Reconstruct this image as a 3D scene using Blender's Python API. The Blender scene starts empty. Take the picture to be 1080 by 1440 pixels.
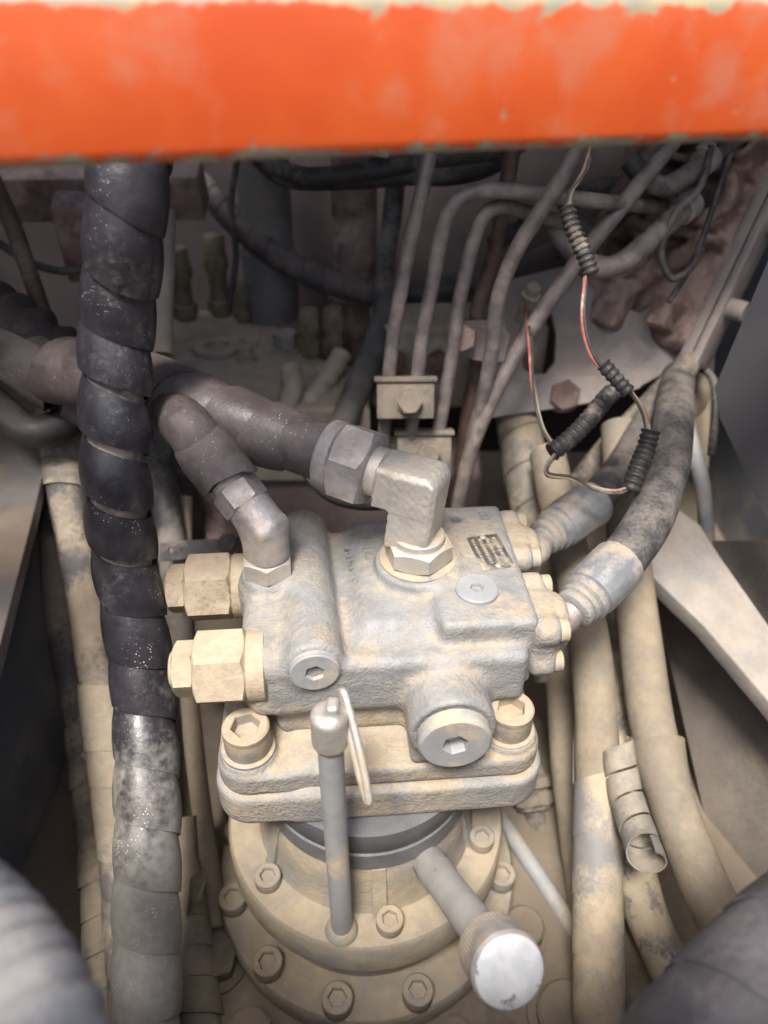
import bpy, bmesh, math, random
import numpy as np
from mathutils import Vector, Matrix

random.seed(7)
SC = bpy.context.scene
COL = SC.collection

# ------------------------------------------------------------------ camera
F_PX = 1050.0                                   # focal length in photo pixels (1080 x 1440 frame)
PITCH, ROLL = math.radians(35.6), math.radians(0.8)
EYE = np.array([0.010, -0.320, 0.553])          # metres; the origin is the gearbox axis
_d = np.array([0, math.cos(PITCH), -math.sin(PITCH)])
_x = np.array([1.0, 0, 0]); _u = np.array([0, math.sin(PITCH), math.cos(PITCH)])
CX = math.cos(ROLL) * _x + math.sin(ROLL) * _u
CU = -math.sin(ROLL) * _x + math.cos(ROLL) * _u
cam = bpy.data.cameras.new('camera')
camo = bpy.data.objects.new('camera', cam); COL.objects.link(camo)
cam.sensor_fit = 'HORIZONTAL'; cam.sensor_width = 36.0; cam.lens = 36.0 * F_PX / 1080.0
cam.clip_start = 0.01; cam.clip_end = 50
cam.dof.use_dof = True; cam.dof.focus_distance = 0.44; cam.dof.aperture_fstop = 6.3
camo.matrix_world = Matrix(((CX[0], CU[0], -_d[0], EYE[0]), (CX[1], CU[1], -_d[1], EYE[1]),
                            (CX[2], CU[2], -_d[2], EYE[2]), (0, 0, 0, 1)))
SC.camera = camo

# ------------------------------------------------------------------ light
SUN_EL, SUN_AZ = 63.0, -16.0                    # behind the photographer, a little to the left
world = bpy.data.worlds.new('World'); SC.world = world; world.use_nodes = True
wn = world.node_tree
sky = wn.nodes.new('ShaderNodeTexSky'); sky.sky_type = 'NISHITA'; sky.sun_disc = False
sky.sun_elevation = math.radians(SUN_EL); sky.sun_rotation = math.radians(180 - SUN_AZ)
sky.air_density = 1.0; sky.dust_density = 4.0; sky.ozone_density = 1.0
wn.nodes['Background'].inputs['Strength'].default_value = 0.12
wn.links.new(sky.outputs[0], wn.nodes['Background'].inputs['Color'])
sun = bpy.data.lights.new('sun', 'SUN'); sun.energy = 2.6; sun.angle = math.radians(14); sun.color = (1.0, 0.955, 0.89)
suno = bpy.data.objects.new('sun', sun); COL.objects.link(suno)
_sd = Vector((math.sin(math.radians(SUN_AZ)) * math.cos(math.radians(SUN_EL)), -math.cos(math.radians(SUN_AZ)) * math.cos(math.radians(SUN_EL)), math.sin(math.radians(SUN_EL))))
suno.rotation_euler = _sd.to_track_quat('Z', 'Y').to_euler()
suno.location = (0, -2, 3)
SC.view_settings.view_transform = 'Standard'; SC.view_settings.look = 'None'
SC.view_settings.gamma = 1.0; SC.view_settings.use_curve_mapping = False
SC.view_settings.exposure = 1.12
SC.cycles.max_bounces = 6; SC.cycles.diffuse_bounces = 3; SC.cycles.glossy_bounces = 3; SC.cycles.transmission_bounces = 2

# ------------------------------------------------------------------ where things stand (surveyed from the photo)
def ray(px, py): return _d + CX * (px - 540) / F_PX + CU * (720 - py) / F_PX
def at(px, py, t): return EYE + ray(px, py) * t                       # t metres in front of the lens
def atZ(px, py, z): v = ray(px, py); return EYE + v * (z - EYE[2]) / v[2]
def atY(px, py, y): v = ray(px, py); return EYE + v * (y - EYE[1]) / v[1]
def atP(px, py, p0, n): v = ray(px, py); return EYE + v * (np.dot(np.asarray(p0) - EYE, n) / np.dot(v, n))

# ------------------------------------------------------------------ mesh helpers: each gives (verts, faces)
def join(*gs):
    V, F = [], []
    for v, f in gs:
        o = len(V); V.extend([tuple(a) for a in v]); F.extend([tuple(i + o for i in q) for q in f])
    return V, F
def xf(g, M):
    M = np.array(M); v = np.asarray(g[0], float)
    return (v @ M[:3, :3].T + M[:3, 3]), g[1]
def frame(p, z, x=None):
    z = np.asarray(z, float); z = z / np.linalg.norm(z)
    if x is None: x = np.array([0, 0, 1.0]) if abs(z[2]) < 0.9 else np.array([1.0, 0, 0])
    x = np.asarray(x, float); x = x - z * np.dot(x, z); x /= np.linalg.norm(x)
    M = np.eye(4); M[:3, 0] = x; M[:3, 1] = np.cross(z, x); M[:3, 2] = z; M[:3, 3] = p
    return M
def loft(rings, caps=(True, True), closed=False):
    n = len(rings[0]); V = [tuple(p) for r in rings for p in r]; F = []
    m = len(rings)
    for i in range(m if closed else m - 1):
        a, b = i * n, ((i + 1) % m) * n
        for k in range(n):
            F.append((a + k, a + (k + 1) % n, b + (k + 1) % n, b + k))
    if not closed:
        if caps[0]: F.append(tuple(range(n))[::-1])
        if caps[1]: F.append(tuple(range((m - 1) * n, m * n)))
    return V, F
def ang(n): return np.arange(n) * 2 * math.pi / n
def circ(r, z, n=24):
    a = ang(n); r = np.broadcast_to(r, (n,)); return np.stack([r * np.cos(a), r * np.sin(a), np.full(n, z)], 1)
def hexr(R, n=24):                                # hexagon with corner radius R sampled at n angles
    a = ang(n); k = (a + math.pi / 6) % (math.pi / 3) - math.pi / 6
    k = (a % (math.pi / 3)) - math.pi / 6
    return R * math.cos(math.pi / 6) / np.cos(k)
def lathe(prof, n=24, M=None, caps=(True, True), closed=False):
    g = loft([circ(r, z, n) for r, z in prof], caps, closed)
    return xf(g, M) if M is not None else g
def hexnut(R, h, n=24, top=True, bottom=True, hole=0):
    r = hexr(R, n); ap = R * math.cos(math.pi / 6); c = 0.55 * (r - ap)
    rings = []
    def ring(rr, z):
        a = ang(n); return np.stack([rr * np.cos(a), rr * np.sin(a), np.broadcast_to(z, (n,))], 1)
    if bottom: rings += [ring(np.full(n, ap * .96), 0.0), ring(r, c + .02 * R)]
    else: rings += [ring(r, 0.0)]
    if top: rings += [ring(r, h - c - .02 * R), ring(np.full(n, ap * .96), h)]
    else: rings += [ring(r, h)]
    if hole: rings += [ring(np.full(n, hole), h), ring(np.full(n, hole), h - .3 * h)]
    return loft(rings)
def socket_head(R, h, hexR, depth, n=24, knurl=False):
    cr = R * .08; a = ang(n)
    def ring(rr, z): rr = np.broadcast_to(rr, (n,)); return np.stack([rr * np.cos(a), rr * np.sin(a), np.full(n, z)], 1)
    hx = hexr(hexR, n)
    side = R
    if knurl: side = R * (1 - .022 * (np.arange(n) % 2))
    return loft([ring(R * .97, 0), ring(side, h * .06), ring(side, h * .72), ring(R * .985, h * .76), ring(R, h * .80), ring(R, h - cr), ring(R - cr, h), ring(hx * 1.06, h), ring(hx, h - R * .05), ring(hx, h - depth)])
def spline(pts, k=10):
    P = np.asarray(pts, float); P = np.vstack([2 * P[0] - P[1], P, 2 * P[-1] - P[-2]]); out = []
    for i in range(1, len(P) - 2):
        for j in range(k):
            t = j / k; a, b, c, d = P[i - 1], P[i], P[i + 1], P[i + 2]
            out.append(.5 * ((2 * b) + (c - a) * t + (2 * a - 5 * b + 4 * c - d) * t * t + (3 * b - a - 3 * c + d) * t ** 3))
    out.append(P[-2]); return np.array(out)
def frames(path):
    T = np.gradient(path, axis=0); T /= np.linalg.norm(T, axis=1)[:, None]
    N = np.zeros_like(T); h = np.array([0, 0, 1.0]) if abs(T[0][2]) < .9 else np.array([1.0, 0, 0])
    n = h - T[0] * np.dot(h, T[0]); N[0] = n / np.linalg.norm(n)
    for i in range(1, len(T)):
        n = N[i - 1] - T[i] * np.dot(N[i - 1], T[i]); N[i] = n / np.linalg.norm(n)
    return T, N, np.cross(T, N)
def resample(path, n):
    s = np.r_[0, np.cumsum(np.linalg.norm(np.diff(path, axis=0), axis=1))]
    q = np.linspace(0, s[-1], n); return np.stack([np.interp(q, s, path[:, i]) for i in range(path.shape[1])], 1), s[-1]
def tube(path, R, n=18, caps=(True, True)):
    T, N, B = frames(path); a = ang(n)
    R = np.broadcast_to(R, (len(path),))
    return loft([p + r * (np.cos(a)[:, None] * nn + np.sin(a)[:, None] * bb) for p, r, nn, bb in zip(path, R, N, B)], caps)
def lumpy(path, R, n=20, amp=.04, step=.004, seed=0):
    q, L = resample(path, max(8, int(np.linalg.norm(np.diff(path, axis=0), axis=1).sum() / step)))
    rs = np.random.RandomState(seed); s = np.linspace(0, L, len(q)); r = np.ones(len(q))
    for k in range(6): r += amp * rs.randn() * .5 * np.sin(s * rs.uniform(15, 120) + rs.uniform(0, 6))
    return tube(q, R * r, n)
def corrugated(path, R, pitch, depth, n=18):
    L = np.linalg.norm(np.diff(path, axis=0), axis=1).sum()
    q, L = resample(path, max(10, int(L / pitch * 8))); s = np.linspace(0, L, len(q))
    return tube(q, R - depth * (.5 - .5 * np.cos(2 * math.pi * s / pitch)) ** 1.5, n)
def ribbon(path, R, pitch, width, th=.0012, hand=1, phase=0, nt=30, nw=5, bulge=.0006, lift=.0011, wob=0.0):
    """one helical strip wound round the path: width may be a function of 0..1 along it"""
    q, L = resample(path, 400); T, N, B = frames(q); S = np.linspace(0, L, 400)
    turns = (L - pitch) / pitch; m = int(turns * nt); V, F = [], []
    rs = np.random.RandomState(3); ph = rs.uniform(0, 6, 4)
    for i in range(m + 1):
        f = i / m; phi = f * turns * 2 * math.pi; w = width(f) if callable(width) else width
        for layer in (0, 1):
            for j in range(nw):
                u = j / (nw - 1); a = hand * (phi) + phase
                s = min(L, max(0, f * turns * pitch + u * w * pitch + wob * pitch * .3 * math.sin(phi * .06 + ph[0])))
                r = R + lift * u + bulge * 4 * u * (1 - u) + (th if layer else 0) + wob * .0012 * math.sin(phi * .61 + ph[1])
                x = s / L * 399; k = min(398, int(x)); t = x - k
                p = q[k] * (1 - t) + q[k + 1] * t; nn = N[k] * (1 - t) + N[k + 1] * t; bb = B[k] * (1 - t) + B[k + 1] * t
                V.append(tuple(p + r * (math.cos(a) * nn + math.sin(a) * bb)))
    st = 2 * nw
    for i in range(m):
        a, b = i * st, (i + 1) * st
        for j in range(nw - 1):
            F.append((a + nw + j, a + nw + j + 1, b + nw + j + 1, b + nw + j))
            F.append((a + j, b + j, b + j + 1, a + j + 1))
        F.append((a, a + nw, b + nw, b)); F.append((a + nw - 1, b + nw - 1, b + 2 * nw - 1, a + 2 * nw - 1))
    for a in (0, m * st): F.append(tuple(range(a, a + nw)) + tuple(range(a + 2 * nw - 1, a + nw - 1, -1)))
    return V, F
def rbox(sx, sy, sz, r=.002, M=None, seg=2):
    bm = bmesh.new(); bmesh.ops.create_cube(bm, size=1); bmesh.ops.scale(bm, vec=(sx, sy, sz), verts=bm.verts)
    if r: bmesh.ops.bevel(bm, geom=list(bm.edges), offset=r, segments=seg, profile=.5, affect='EDGES')
    bm.verts.index_update(); g = ([tuple(v.co) for v in bm.verts], [tuple(v.index for v in f.verts) for f in bm.faces]); bm.free()
    return xf(g, M) if M is not None else g
def plate(loops, th, M, bevel=.001):
    """flat sheet with holes: 2-D loops, thickness th along +z of frame M"""
    cu = bpy.data.curves.new('sheet', 'CURVE'); cu.dimensions = '2D'; cu.fill_mode = 'BOTH'
    cu.extrude = max(1e-4, th / 2 - bevel); cu.bevel_depth = bevel; cu.bevel_resolution = 2; cu.offset = -bevel
    for lp in loops:
        s = cu.splines.new('POLY'); s.points.add(len(lp) - 1); s.use_cyclic_u = True
        for p, q in zip(s.points, lp): p.co = (q[0], q[1], 0, 1)
    ob = bpy.data.objects.new('sheet', cu); me = bpy.data.meshes.new_from_object(ob)
    g = ([tuple(v.co) for v in me.vertices], [tuple(f.vertices) for f in me.polygons])
    bpy.data.objects.remove(ob); bpy.data.curves.remove(cu); bpy.data.meshes.remove(me)
    g = xf(g, np.array([[1, 0, 0, 0], [0, 1, 0, 0], [0, 0, 1, -th / 2], [0, 0, 0, 1.0]]))
    return xf(g, M)
def px_loop(pts, M):
    p0, n = M[:3, 3], M[:3, 2]; out = []
    for a in pts:
        w = atP(a[0], a[1], p0, n) - p0; out.append((np.dot(w, M[:3, 0]), np.dot(w, M[:3, 1])))
    return out
def text(s, size, depth, M, spacing=1.0):
    cu = bpy.data.curves.new('t', 'FONT'); cu.body = s; cu.size = size; cu.extrude = depth; cu.align_x = 'CENTER'; cu.align_y = 'CENTER'; cu.space_character = spacing
    cu.resolution_u = 3
    ob = bpy.data.objects.new('t', cu); me = bpy.data.meshes.new_from_object(ob)
    g = ([tuple(v.co) for v in me.vertices], [tuple(f.vertices) for f in me.polygons])
    bpy.data.objects.remove(ob); bpy.data.curves.remove(cu); bpy.data.meshes.remove(me)
    return xf(g, M)

# cast shapes: signed distances blended with fillets, meshed by surface nets
def smin(a, b, k): h = np.maximum(k - np.abs(a - b), 0) / k; return np.minimum(a, b) - h * h * k * .25
def smax(a, b, k): return -smin(-a, -b, k)
def sbox(P, c, hs, r):
    q = np.abs(P - np.array(c)) - (np.array(hs) - r)
    return np.linalg.norm(np.maximum(q, 0), axis=-1) + np.minimum(q.max(-1), 0) - r
def sext(P, c, hs, r2, z0, z1, r):                # rounded rectangle drawn up from z0 to z1
    q = np.abs(P[..., :2] - np.array(c)) - (np.array(hs) - r2)
    e = np.linalg.norm(np.maximum(q, 0), axis=-1) + np.minimum(q.max(-1), 0) - r2 + r
    h = np.abs(P[..., 2] - (z0 + z1) / 2) - ((z1 - z0) / 2 - r)
    return np.minimum(np.maximum(e, h), 0) + np.sqrt(np.maximum(e, 0) ** 2 + np.maximum(h, 0) ** 2) - r
def scyl(P, a, b, R, r=.002):
    a, b = np.array(a, float), np.array(b, float); ax = b - a; L = np.linalg.norm(ax); ax /= L
    w = P - (a + b) / 2; h = np.abs(w @ ax) - (L / 2 - r); rad = np.sqrt(np.maximum((w * w).sum(-1) - (w @ ax) ** 2, 0)) - (R - r)
    return np.minimum(np.maximum(h, rad), 0) + np.sqrt(np.maximum(h, 0) ** 2 + np.maximum(rad, 0) ** 2) - r
def surface_nets(fn, lo, hi, h):
    lo, hi = np.array(lo), np.array(hi); n = np.ceil((hi - lo) / h).astype(int) + 1
    ax = [lo[i] + h * np.arange(n[i]) for i in range(3)]
    G = np.stack(np.meshgrid(*ax, indexing='ij'), -1).astype(np.float32); D = fn(G).astype(np.float32); S = D < 0
    acc = np.zeros(tuple(n - 1) + (3,), np.float32); cnt = np.zeros(tuple(n - 1), np.float32)
    cor = [(i, j, k) for i in (0, 1) for j in (0, 1) for k in (0, 1)]
    def sl(c): return tuple(slice(c[i], n[i] - 1 + c[i]) for i in range(3))
    for c in cor:
        for a in range(3):
            if c[a] == 0:
                e = list(c); e[a] = 1; d0, d1 = D[sl(c)], D[sl(e)]; m = (d0 < 0) != (d1 < 0)
                t = np.where(m, d0 / np.where(m, d0 - d1, 1), 0)
                for b in range(3):
                    acc[..., b] += m * (t if b == a else c[b])
                cnt += m
    act = cnt > 0; idx = -np.ones(act.shape, int); idx[act] = np.arange(act.sum())
    cells = np.argwhere(act); V = lo + h * (cells + acc[act] / cnt[act][:, None])
    F = []
    for a in range(3):
        b, c = (a + 1) % 3, (a + 2) % 3
        s0 = [slice(None)] * 3; s1 = [slice(None)] * 3; s0[a] = slice(0, n[a] - 1); s1[a] = slice(1, n[a])
        A, Bm = S[tuple(s0)], S[tuple(s1)]; ed = np.argwhere(A != Bm)
        ok = (ed[:, b] > 0) & (ed[:, c] > 0) & (ed[:, b] < n[b] - 1) & (ed[:, c] < n[c] - 1); ed = ed[ok]
        flip = A[tuple(ed.T)]
        def cell(db, dc):
            q = ed.copy(); q[:, b] += db; q[:, c] += dc; return idx[tuple(q.T)]
        q = np.stack([cell(-1, -1), cell(0, -1), cell(0, 0), cell(-1, 0)], 1)
        q[~flip] = q[~flip][:, ::-1]; F.append(q)
    F = np.concatenate(F)
    return V, [tuple(int(i) for i in q) for q in F]

# ------------------------------------------------------------------ objects
def make_mesh(name, g, mat, sharp=35):
    me = bpy.data.meshes.new(name); me.from_pydata([tuple(map(float, v)) for v in g[0]], [], g[1]); me.validate()
    bm = bmesh.new(); bm.from_mesh(me); bmesh.ops.recalc_face_normals(bm, faces=bm.faces); bm.to_mesh(me); bm.free()
    me.materials.append(mat); me.shade_smooth(); me.set_sharp_from_angle(angle=math.radians(sharp)); return me
def link(name, me, parent=None, M=None):
    o = bpy.data.objects.new(name, me); COL.objects.link(o)
    if M is not None: o.matrix_basis = Matrix([[float(c) for c in r] for r in M])
    if parent is not None:
        o.parent = parent; o.matrix_parent_inverse = WORLD[parent.name].inverted()
    WORLD[o.name] = (Matrix([[float(c) for c in r] for r in M]) if M is not None else Matrix.Identity(4))
    return o
WORLD = {}
def tag(o, label, cat, group=None):
    o['label'] = label; o['category'] = cat
    if group: o['group'] = group
    return o
def thing(name, label, cat, loc=(0, 0, 0), group=None):
    o = bpy.data.objects.new(name, None); COL.objects.link(o); o.location = [float(c) for c in loc]
    o.empty_display_size = .02; WORLD[o.name] = Matrix.Translation([float(c) for c in loc]); return tag(o, label, cat, group)
def part(name, g, mat, parent, sharp=35): return link(name, make_mesh(name, g, mat, sharp), parent)
def single(name, g, mat, label, cat, group=None, sharp=35): return tag(link(name, make_mesh(name, g, mat, sharp)), label, cat, group)
def struct(name, g, mat, sharp=35):
    o = link(name, make_mesh(name, g, mat, sharp)); o['kind'] = 'structure'; return o

# ------------------------------------------------------------------ materials
def grime(name, c1, c2, dust=(.40, .32, .23), amt=.5, up=.25, rough=.6, metal=0.0, scale=60, dscale=None, bump=.25, bscale=900, speck=0.0, speck_col=(.6, .58, .55), drough=.9, edge=.10, sscale=420, fw=.22, grad=None, bdist=.0012, crease=0.0):
    m = bpy.data.materials.new(name); m.use_nodes = True; nt = m.node_tree; N, L = nt.nodes, nt.links; bs = N['Principled BSDF']
    def nd(t, **k):
        o = N.new(t)
        for a, b in k.items(): setattr(o, a, b)
        return o
    geo = nd('ShaderNodeNewGeometry'); pos = geo.outputs['Position']
    def noise(sc, det=5, ro=.6):
        n = nd('ShaderNodeTexNoise'); n.inputs['Scale'].default_value = sc; n.inputs['Detail'].default_value = det; n.inputs['Roughness'].default_value = ro
        L.new(pos, n.inputs['Vector']); return n.outputs['Fac']
    def math_(op, a, b):
        n = nd('ShaderNodeMath', operation=op)
        for i, v in enumerate((a, b)):
            if isinstance(v, (int, float)): n.inputs[i].default_value = v
            else: L.new(v, n.inputs[i])
        return n.outputs[0]
    def rng(v, a, b, c=0, d=1):
        n = nd('ShaderNodeMapRange', interpolation_type='SMOOTHSTEP'); L.new(v, n.inputs[0])
        for i, q in enumerate((a, b, c, d)): n.inputs[i + 1].default_value = q
        return n.outputs[0]
    def mix(f, a, b):
        n = nd('ShaderNodeMix', data_type='RGBA'); L.new(f, n.inputs[0])
        for i, q in ((6, a), (7, b)):
            if isinstance(q, tuple): n.inputs[i].default_value = (*q, 1)
            else: L.new(q, n.inputs[i])
        return n.outputs[2]
    col = mix(rng(noise(scale, 4), .38, .62), c1, c2)
    sep = nd('ShaderNodeSeparateXYZ'); L.new(geo.outputs['Normal'], sep.inputs[0])
    big = noise(dscale or scale * .4, 6, .62); fine = noise(bscale * .45, 2, .6)
    mk = math_('ADD', math_('ADD', big, math_('MULTIPLY', sep.outputs[2], up * .3)), math_('MULTIPLY', math_('SUBTRACT', fine, .5), fw))
    if grad:                                           # dust lies thicker towards one side of the thing
        dp = nd('ShaderNodeVectorMath', operation='DOT_PRODUCT'); L.new(pos, dp.inputs[0]); dp.inputs[1].default_value = grad[:3]
        mk = math_('ADD', mk, rng(math_('ADD', dp.outputs['Value'], grad[3]), 0, 1, 0, grad[4]))
    if crease:                                         # dust packed into hollows, rubbed off on ridges
        pt = geo.outputs['Pointiness']; mk = math_('ADD', mk, rng(pt, .465, .498, crease, 0)); mk = math_('SUBTRACT', mk, rng(pt, .502, .535, 0, crease))
    mask = rng(mk, .50 - (amt - .5) * .6 - edge, .50 - (amt - .5) * .6 + edge)
    dcol = mix(rng(noise(scale * 2.3, 3), .3, .7), dust, tuple(min(1, c * 1.22) for c in dust))
    col = mix(mask, col, dcol); met = math_('MULTIPLY', math_('SUBTRACT', 1.0, mask), metal)
    if speck:
        vo = nd('ShaderNodeTexVoronoi'); vo.inputs['Scale'].default_value = sscale; L.new(pos, vo.inputs['Vector'])
        thr = rng(noise(scale * .5, 3), .42, .75, 0, speck)
        sm = math_('LESS_THAN', vo.outputs['Distance'], thr); col = mix(sm, col, speck_col)
    L.new(col, bs.inputs['Base Color']); L.new(met, bs.inputs['Metallic'])
    rr = math_('ADD', math_('MULTIPLY', mask, drough - rough), rough); rr = math_('ADD', rr, math_('MULTIPLY', math_('SUBTRACT', noise(scale * 3, 2), .5), .25)); L.new(rr, bs.inputs['Roughness'])
    if bump:
        b = nd('ShaderNodeBump'); b.inputs['Strength'].default_value = bump; b.inputs['Distance'].default_value = bdist
        h = math_('ADD', math_('ADD', noise(bscale, 2), math_('MULTIPLY', noise(bscale * .2, 3), 1.2)), math_('MULTIPLY', mask, .5))
        L.new(h, b.inputs['Height']); L.new(b.outputs[0], bs.inputs['Normal'])
    return m
TAN = (.365, .298, .212)
M_CAST = grime('grey_cast_paint', (.232, .233, .232), (.288, .285, .277), TAN, .19, .30, .55, scale=60, dscale=26, bump=.6, bscale=520, edge=.20, fw=.45, grad=(-8.0, 0, -26.0, 5.62, .24), crease=.22)
M_TAN = grime('dusty_cast_paint', (.25, .247, .243), (.31, .295, .27), (.365, .298, .212), .40, .5, .7, scale=50, dscale=24, bump=.65, bscale=500, edge=.2, fw=.45, crease=.2)
M_RING = grime('dusty_ring_paint', (.235, .225, .21), (.27, .245, .205), (.335, .275, .195), .48, .3, .75, scale=36, dscale=18, bump=.4, bscale=450, edge=.22, fw=.3)
M_NECK = grime('grey_neck_paint', (.125, .128, .138), (.155, .156, .162), TAN, .20, .2, .5, scale=50, bump=.25)
M_BRASS = grime('dusty_valve_paint', (.31, .245, .16), (.29, .24, .165), (.39, .32, .23), .60, .3, .6, scale=60, bump=.35, bscale=600, fw=.4)
M_ZINC = grime('zinc_plating', (.50, .47, .42), (.56, .53, .48), TAN, .28, .2, .45, .5, scale=90, bump=.35, bscale=1500, edge=.16)
M_STEEL = grime('worn_steel', (.40, .385, .385), (.29, .265, .26), (.36, .30, .235), .38, .2, .45, .4, scale=80, bump=.3, bscale=900, edge=.16)
M_BOLT = grime('dusty_bolt', (.33, .315, .30), (.28, .27, .26), (.365, .298, .212), .58, .25, .6, .25, scale=90, bump=.2)
M_PLUG = grime('grey_plug', (.30, .305, .315), (.34, .345, .35), (.43, .36, .27), .34, .2, .5, 0, scale=70, bump=.12)
M_WRAP = grime('black_spiral_wrap', (.024, .022, .027), (.036, .032, .038), (.205, .195, .18), .10, .05, .33, scale=70, dscale=20, bump=.15, bscale=500, speck=.24, edge=.2, sscale=560, fw=.4, drough=.6, grad=(0, 0, -7.5, 1.62, .56))
M_WRAPB = grime('brown_black_wrap', (.055, .044, .045), (.075, .061, .060), (.14, .115, .108), .36, .15, .44, scale=50, dscale=20, bump=.2, bscale=500, speck=.14, edge=.2)
M_WRAPD = grime('dusty_spiral_wrap', (.12, .11, .10), (.17, .152, .13), (.29, .245, .185), .55, .15, .6, scale=45, dscale=20, bump=.2, bscale=500, speck=.12)
M_RUB = grime('black_rubber', (.03, .028, .03), (.045, .041, .042), (.16, .14, .125), .40, .2, .6, scale=50, bump=.25, bscale=600)
M_RUBG = grime('dusty_rubber', (.075, .07, .068), (.11, .10, .092), (.26, .215, .165), .48, .2, .7, scale=45, dscale=22, bump=.25, bscale=600)
M_HOSET = grime('tan_dusty_hose', (.165, .15, .128), (.20, .175, .14), (.285, .232, .162), .52, .2, .75, scale=40, dscale=13, bump=.3, bscale=500, fw=.2, edge=.2)
M_PIPE = grime('oily_steel_pipe', (.15, .128, .125), (.20, .175, .165), (.27, .225, .20), .45, .1, .42, .3, scale=110, dscale=60, bump=.3, bscale=800, edge=.22)
M_PIPER = grime('brown_steel_pipe', (.105, .062, .052), (.15, .088, .07), (.19, .14, .115), .42, .1, .6, .1, scale=60, bump=.3)
M_RUST = grime('rusty_oily_casting', (.15, .092, .088), (.25, .165, .145), (.36, .265, .23), .46, .2, .55, scale=35, dscale=28, bump=.6, bscale=350)
M_BACK = grime('oily_back_casting', (.23, .22, .19), (.29, .27, .225), (.35, .305, .24), .5, .3, .65, scale=30, bump=.3)
M_BRKT = grime('grey_bracket_paint', (.235, .21, .208), (.28, .25, .24), (.33, .28, .245), .46, .35, .5, scale=25, dscale=12, bump=.15, fw=.3)
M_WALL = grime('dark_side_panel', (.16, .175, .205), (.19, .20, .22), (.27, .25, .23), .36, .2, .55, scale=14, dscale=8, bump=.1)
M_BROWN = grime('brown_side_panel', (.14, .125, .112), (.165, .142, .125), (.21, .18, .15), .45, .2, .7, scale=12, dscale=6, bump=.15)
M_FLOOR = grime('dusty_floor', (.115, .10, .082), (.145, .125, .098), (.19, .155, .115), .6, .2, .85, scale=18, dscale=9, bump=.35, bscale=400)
M_DARK = grime('dark_interior', (.11, .085, .09), (.14, .108, .11), (.19, .15, .145), .45, .2, .8, scale=14, bump=.2)  # purple-brown tint of the shade put into the colour, raised to lift black gaps
M_ARM = grime('light_grey_arm', (.235, .225, .222), (.265, .25, .24), (.31, .275, .24), .5, .3, .6, scale=22, dscale=10, bump=.12)
M_CAPW = grime('worn_white_cap', (.44, .46, .49), (.52, .53, .55), (.18, .17, .18), .30, 0, .38, 0, scale=120, dscale=60, bump=.08, edge=.03)
M_WIRER = grime('red_wire', (.30, .085, .07), (.36, .13, .10), (.42, .33, .25), .35, .1, .45, scale=120, bump=0)
M_WIREB = grime('black_wire', (.03, .028, .028), (.05, .046, .043), (.20, .165, .13), .3, .1, .5, scale=120, bump=0)
M_WIREY = grime('pale_wire', (.26, .21, .12), (.30, .26, .18), (.3, .25, .18), .4, .1, .5, scale=120, bump=0)
M_DRUB = grime('dark_ribbed_rubber', (.022, .018, .020), (.030, .025, .026), (.055, .045, .044), .4, .1, .5, scale=40)
M_CLAMP = grime('dirty_clamp', (.11, .095, .08), (.15, .13, .105), (.21, .175, .135), .45, .3, .65, scale=60, bump=.35)

# ================================================================== the setting
FLOOR_Z = -.032
struct('floor', rbox(2.2, 2.2, .02, 0, frame((0, .1, FLOOR_Z - .01), (0, 0, 1))), M_FLOOR)
struct('back_wall', rbox(1.6, .02, 1.0, 0, frame((0, .67, .37), (0, 0, 1), (1, 0, 0))), grime('shade_dark_wall', (.018, .013, .016), (.026, .019, .022), (.04, .03, .032), .4, .1, .9, scale=12, bump=.2))  # deep shade put into the colour: near black despite light from the rear gap
struct('shade_ceiling', rbox(1.7, .37, .02, 0, frame((0, .288, .585), (0, 0, 1), (.963, .27, 0))), M_DARK)  # unseen deck overhead; front edge and rear gap shaped to steer the light
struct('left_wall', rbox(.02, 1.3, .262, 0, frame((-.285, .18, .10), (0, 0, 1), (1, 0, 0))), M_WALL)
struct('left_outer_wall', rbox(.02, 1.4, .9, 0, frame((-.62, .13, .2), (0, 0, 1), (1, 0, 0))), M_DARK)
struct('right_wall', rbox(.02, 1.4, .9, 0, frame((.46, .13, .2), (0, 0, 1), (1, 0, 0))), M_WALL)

struct('front_light_block', rbox(1.3, .02, .44, 0, frame((0, -.285, .18), (0, 0, 1), (1, 0, 0))), M_BROWN)  # added out of view to block low skylight from the front

# ================================================================== gearbox
gb = thing('swing_gearbox', 'round dusty tan gearbox with two bolted flange rings under the motor', 'gearbox', (0, 0, FLOOR_Z))
part('lower_flange', lathe([(.088, -.032), (.113, -.032), (.1155, -.029), (.1155, -.015), (.1135, -.012), (.088, -.012)], 96), M_RING, gb)
part('ring_gear_case', lathe([(.0860, -.012), (.0860, .004), (.0900, .006), (.0900, .015), (.0930, .017), (.0930, .026)], 96, None, (False, False)), M_RING, gb)
part('upper_flange', lathe([(.090, .026), (.0975, .026), (.1, .029), (.1, .055), (.098, .058), (.070, .058), (.070, .040), (.090, .030)], 96, None, (False, False), True), M_RING, gb)
part('top_shell', lathe([(.0775, .0585), (.0768, .061), (.0748, .068), (.0735, .078), (.072, .092), (.069, .100), (.060, .104)], 96, None, (False, True)), M_RING, gb)
def gusset(a, r0, r1, z0, z1, w):
    c, s = math.cos(a), math.sin(a); P = []
    for o in (-w, w):
        for r, z in ((r0 - .02, z0), (r1, z0), (r1 - .002, z0 + .004), (r0, z1), (r0 - .02, z1)):
            P.append((r * c - o * s, r * s + o * c, z))
    return P, [(0, 1, 2, 3, 4), (9, 8, 7, 6, 5)] + [(i, i + 5, (i + 1) % 5 + 5, (i + 1) % 5) for i in range(5)]
for a in (-82, -20, 215):
    part('rib', gusset(math.radians(a), .0715, .081, .058, .099, .0045), M_RING, gb)
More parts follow.
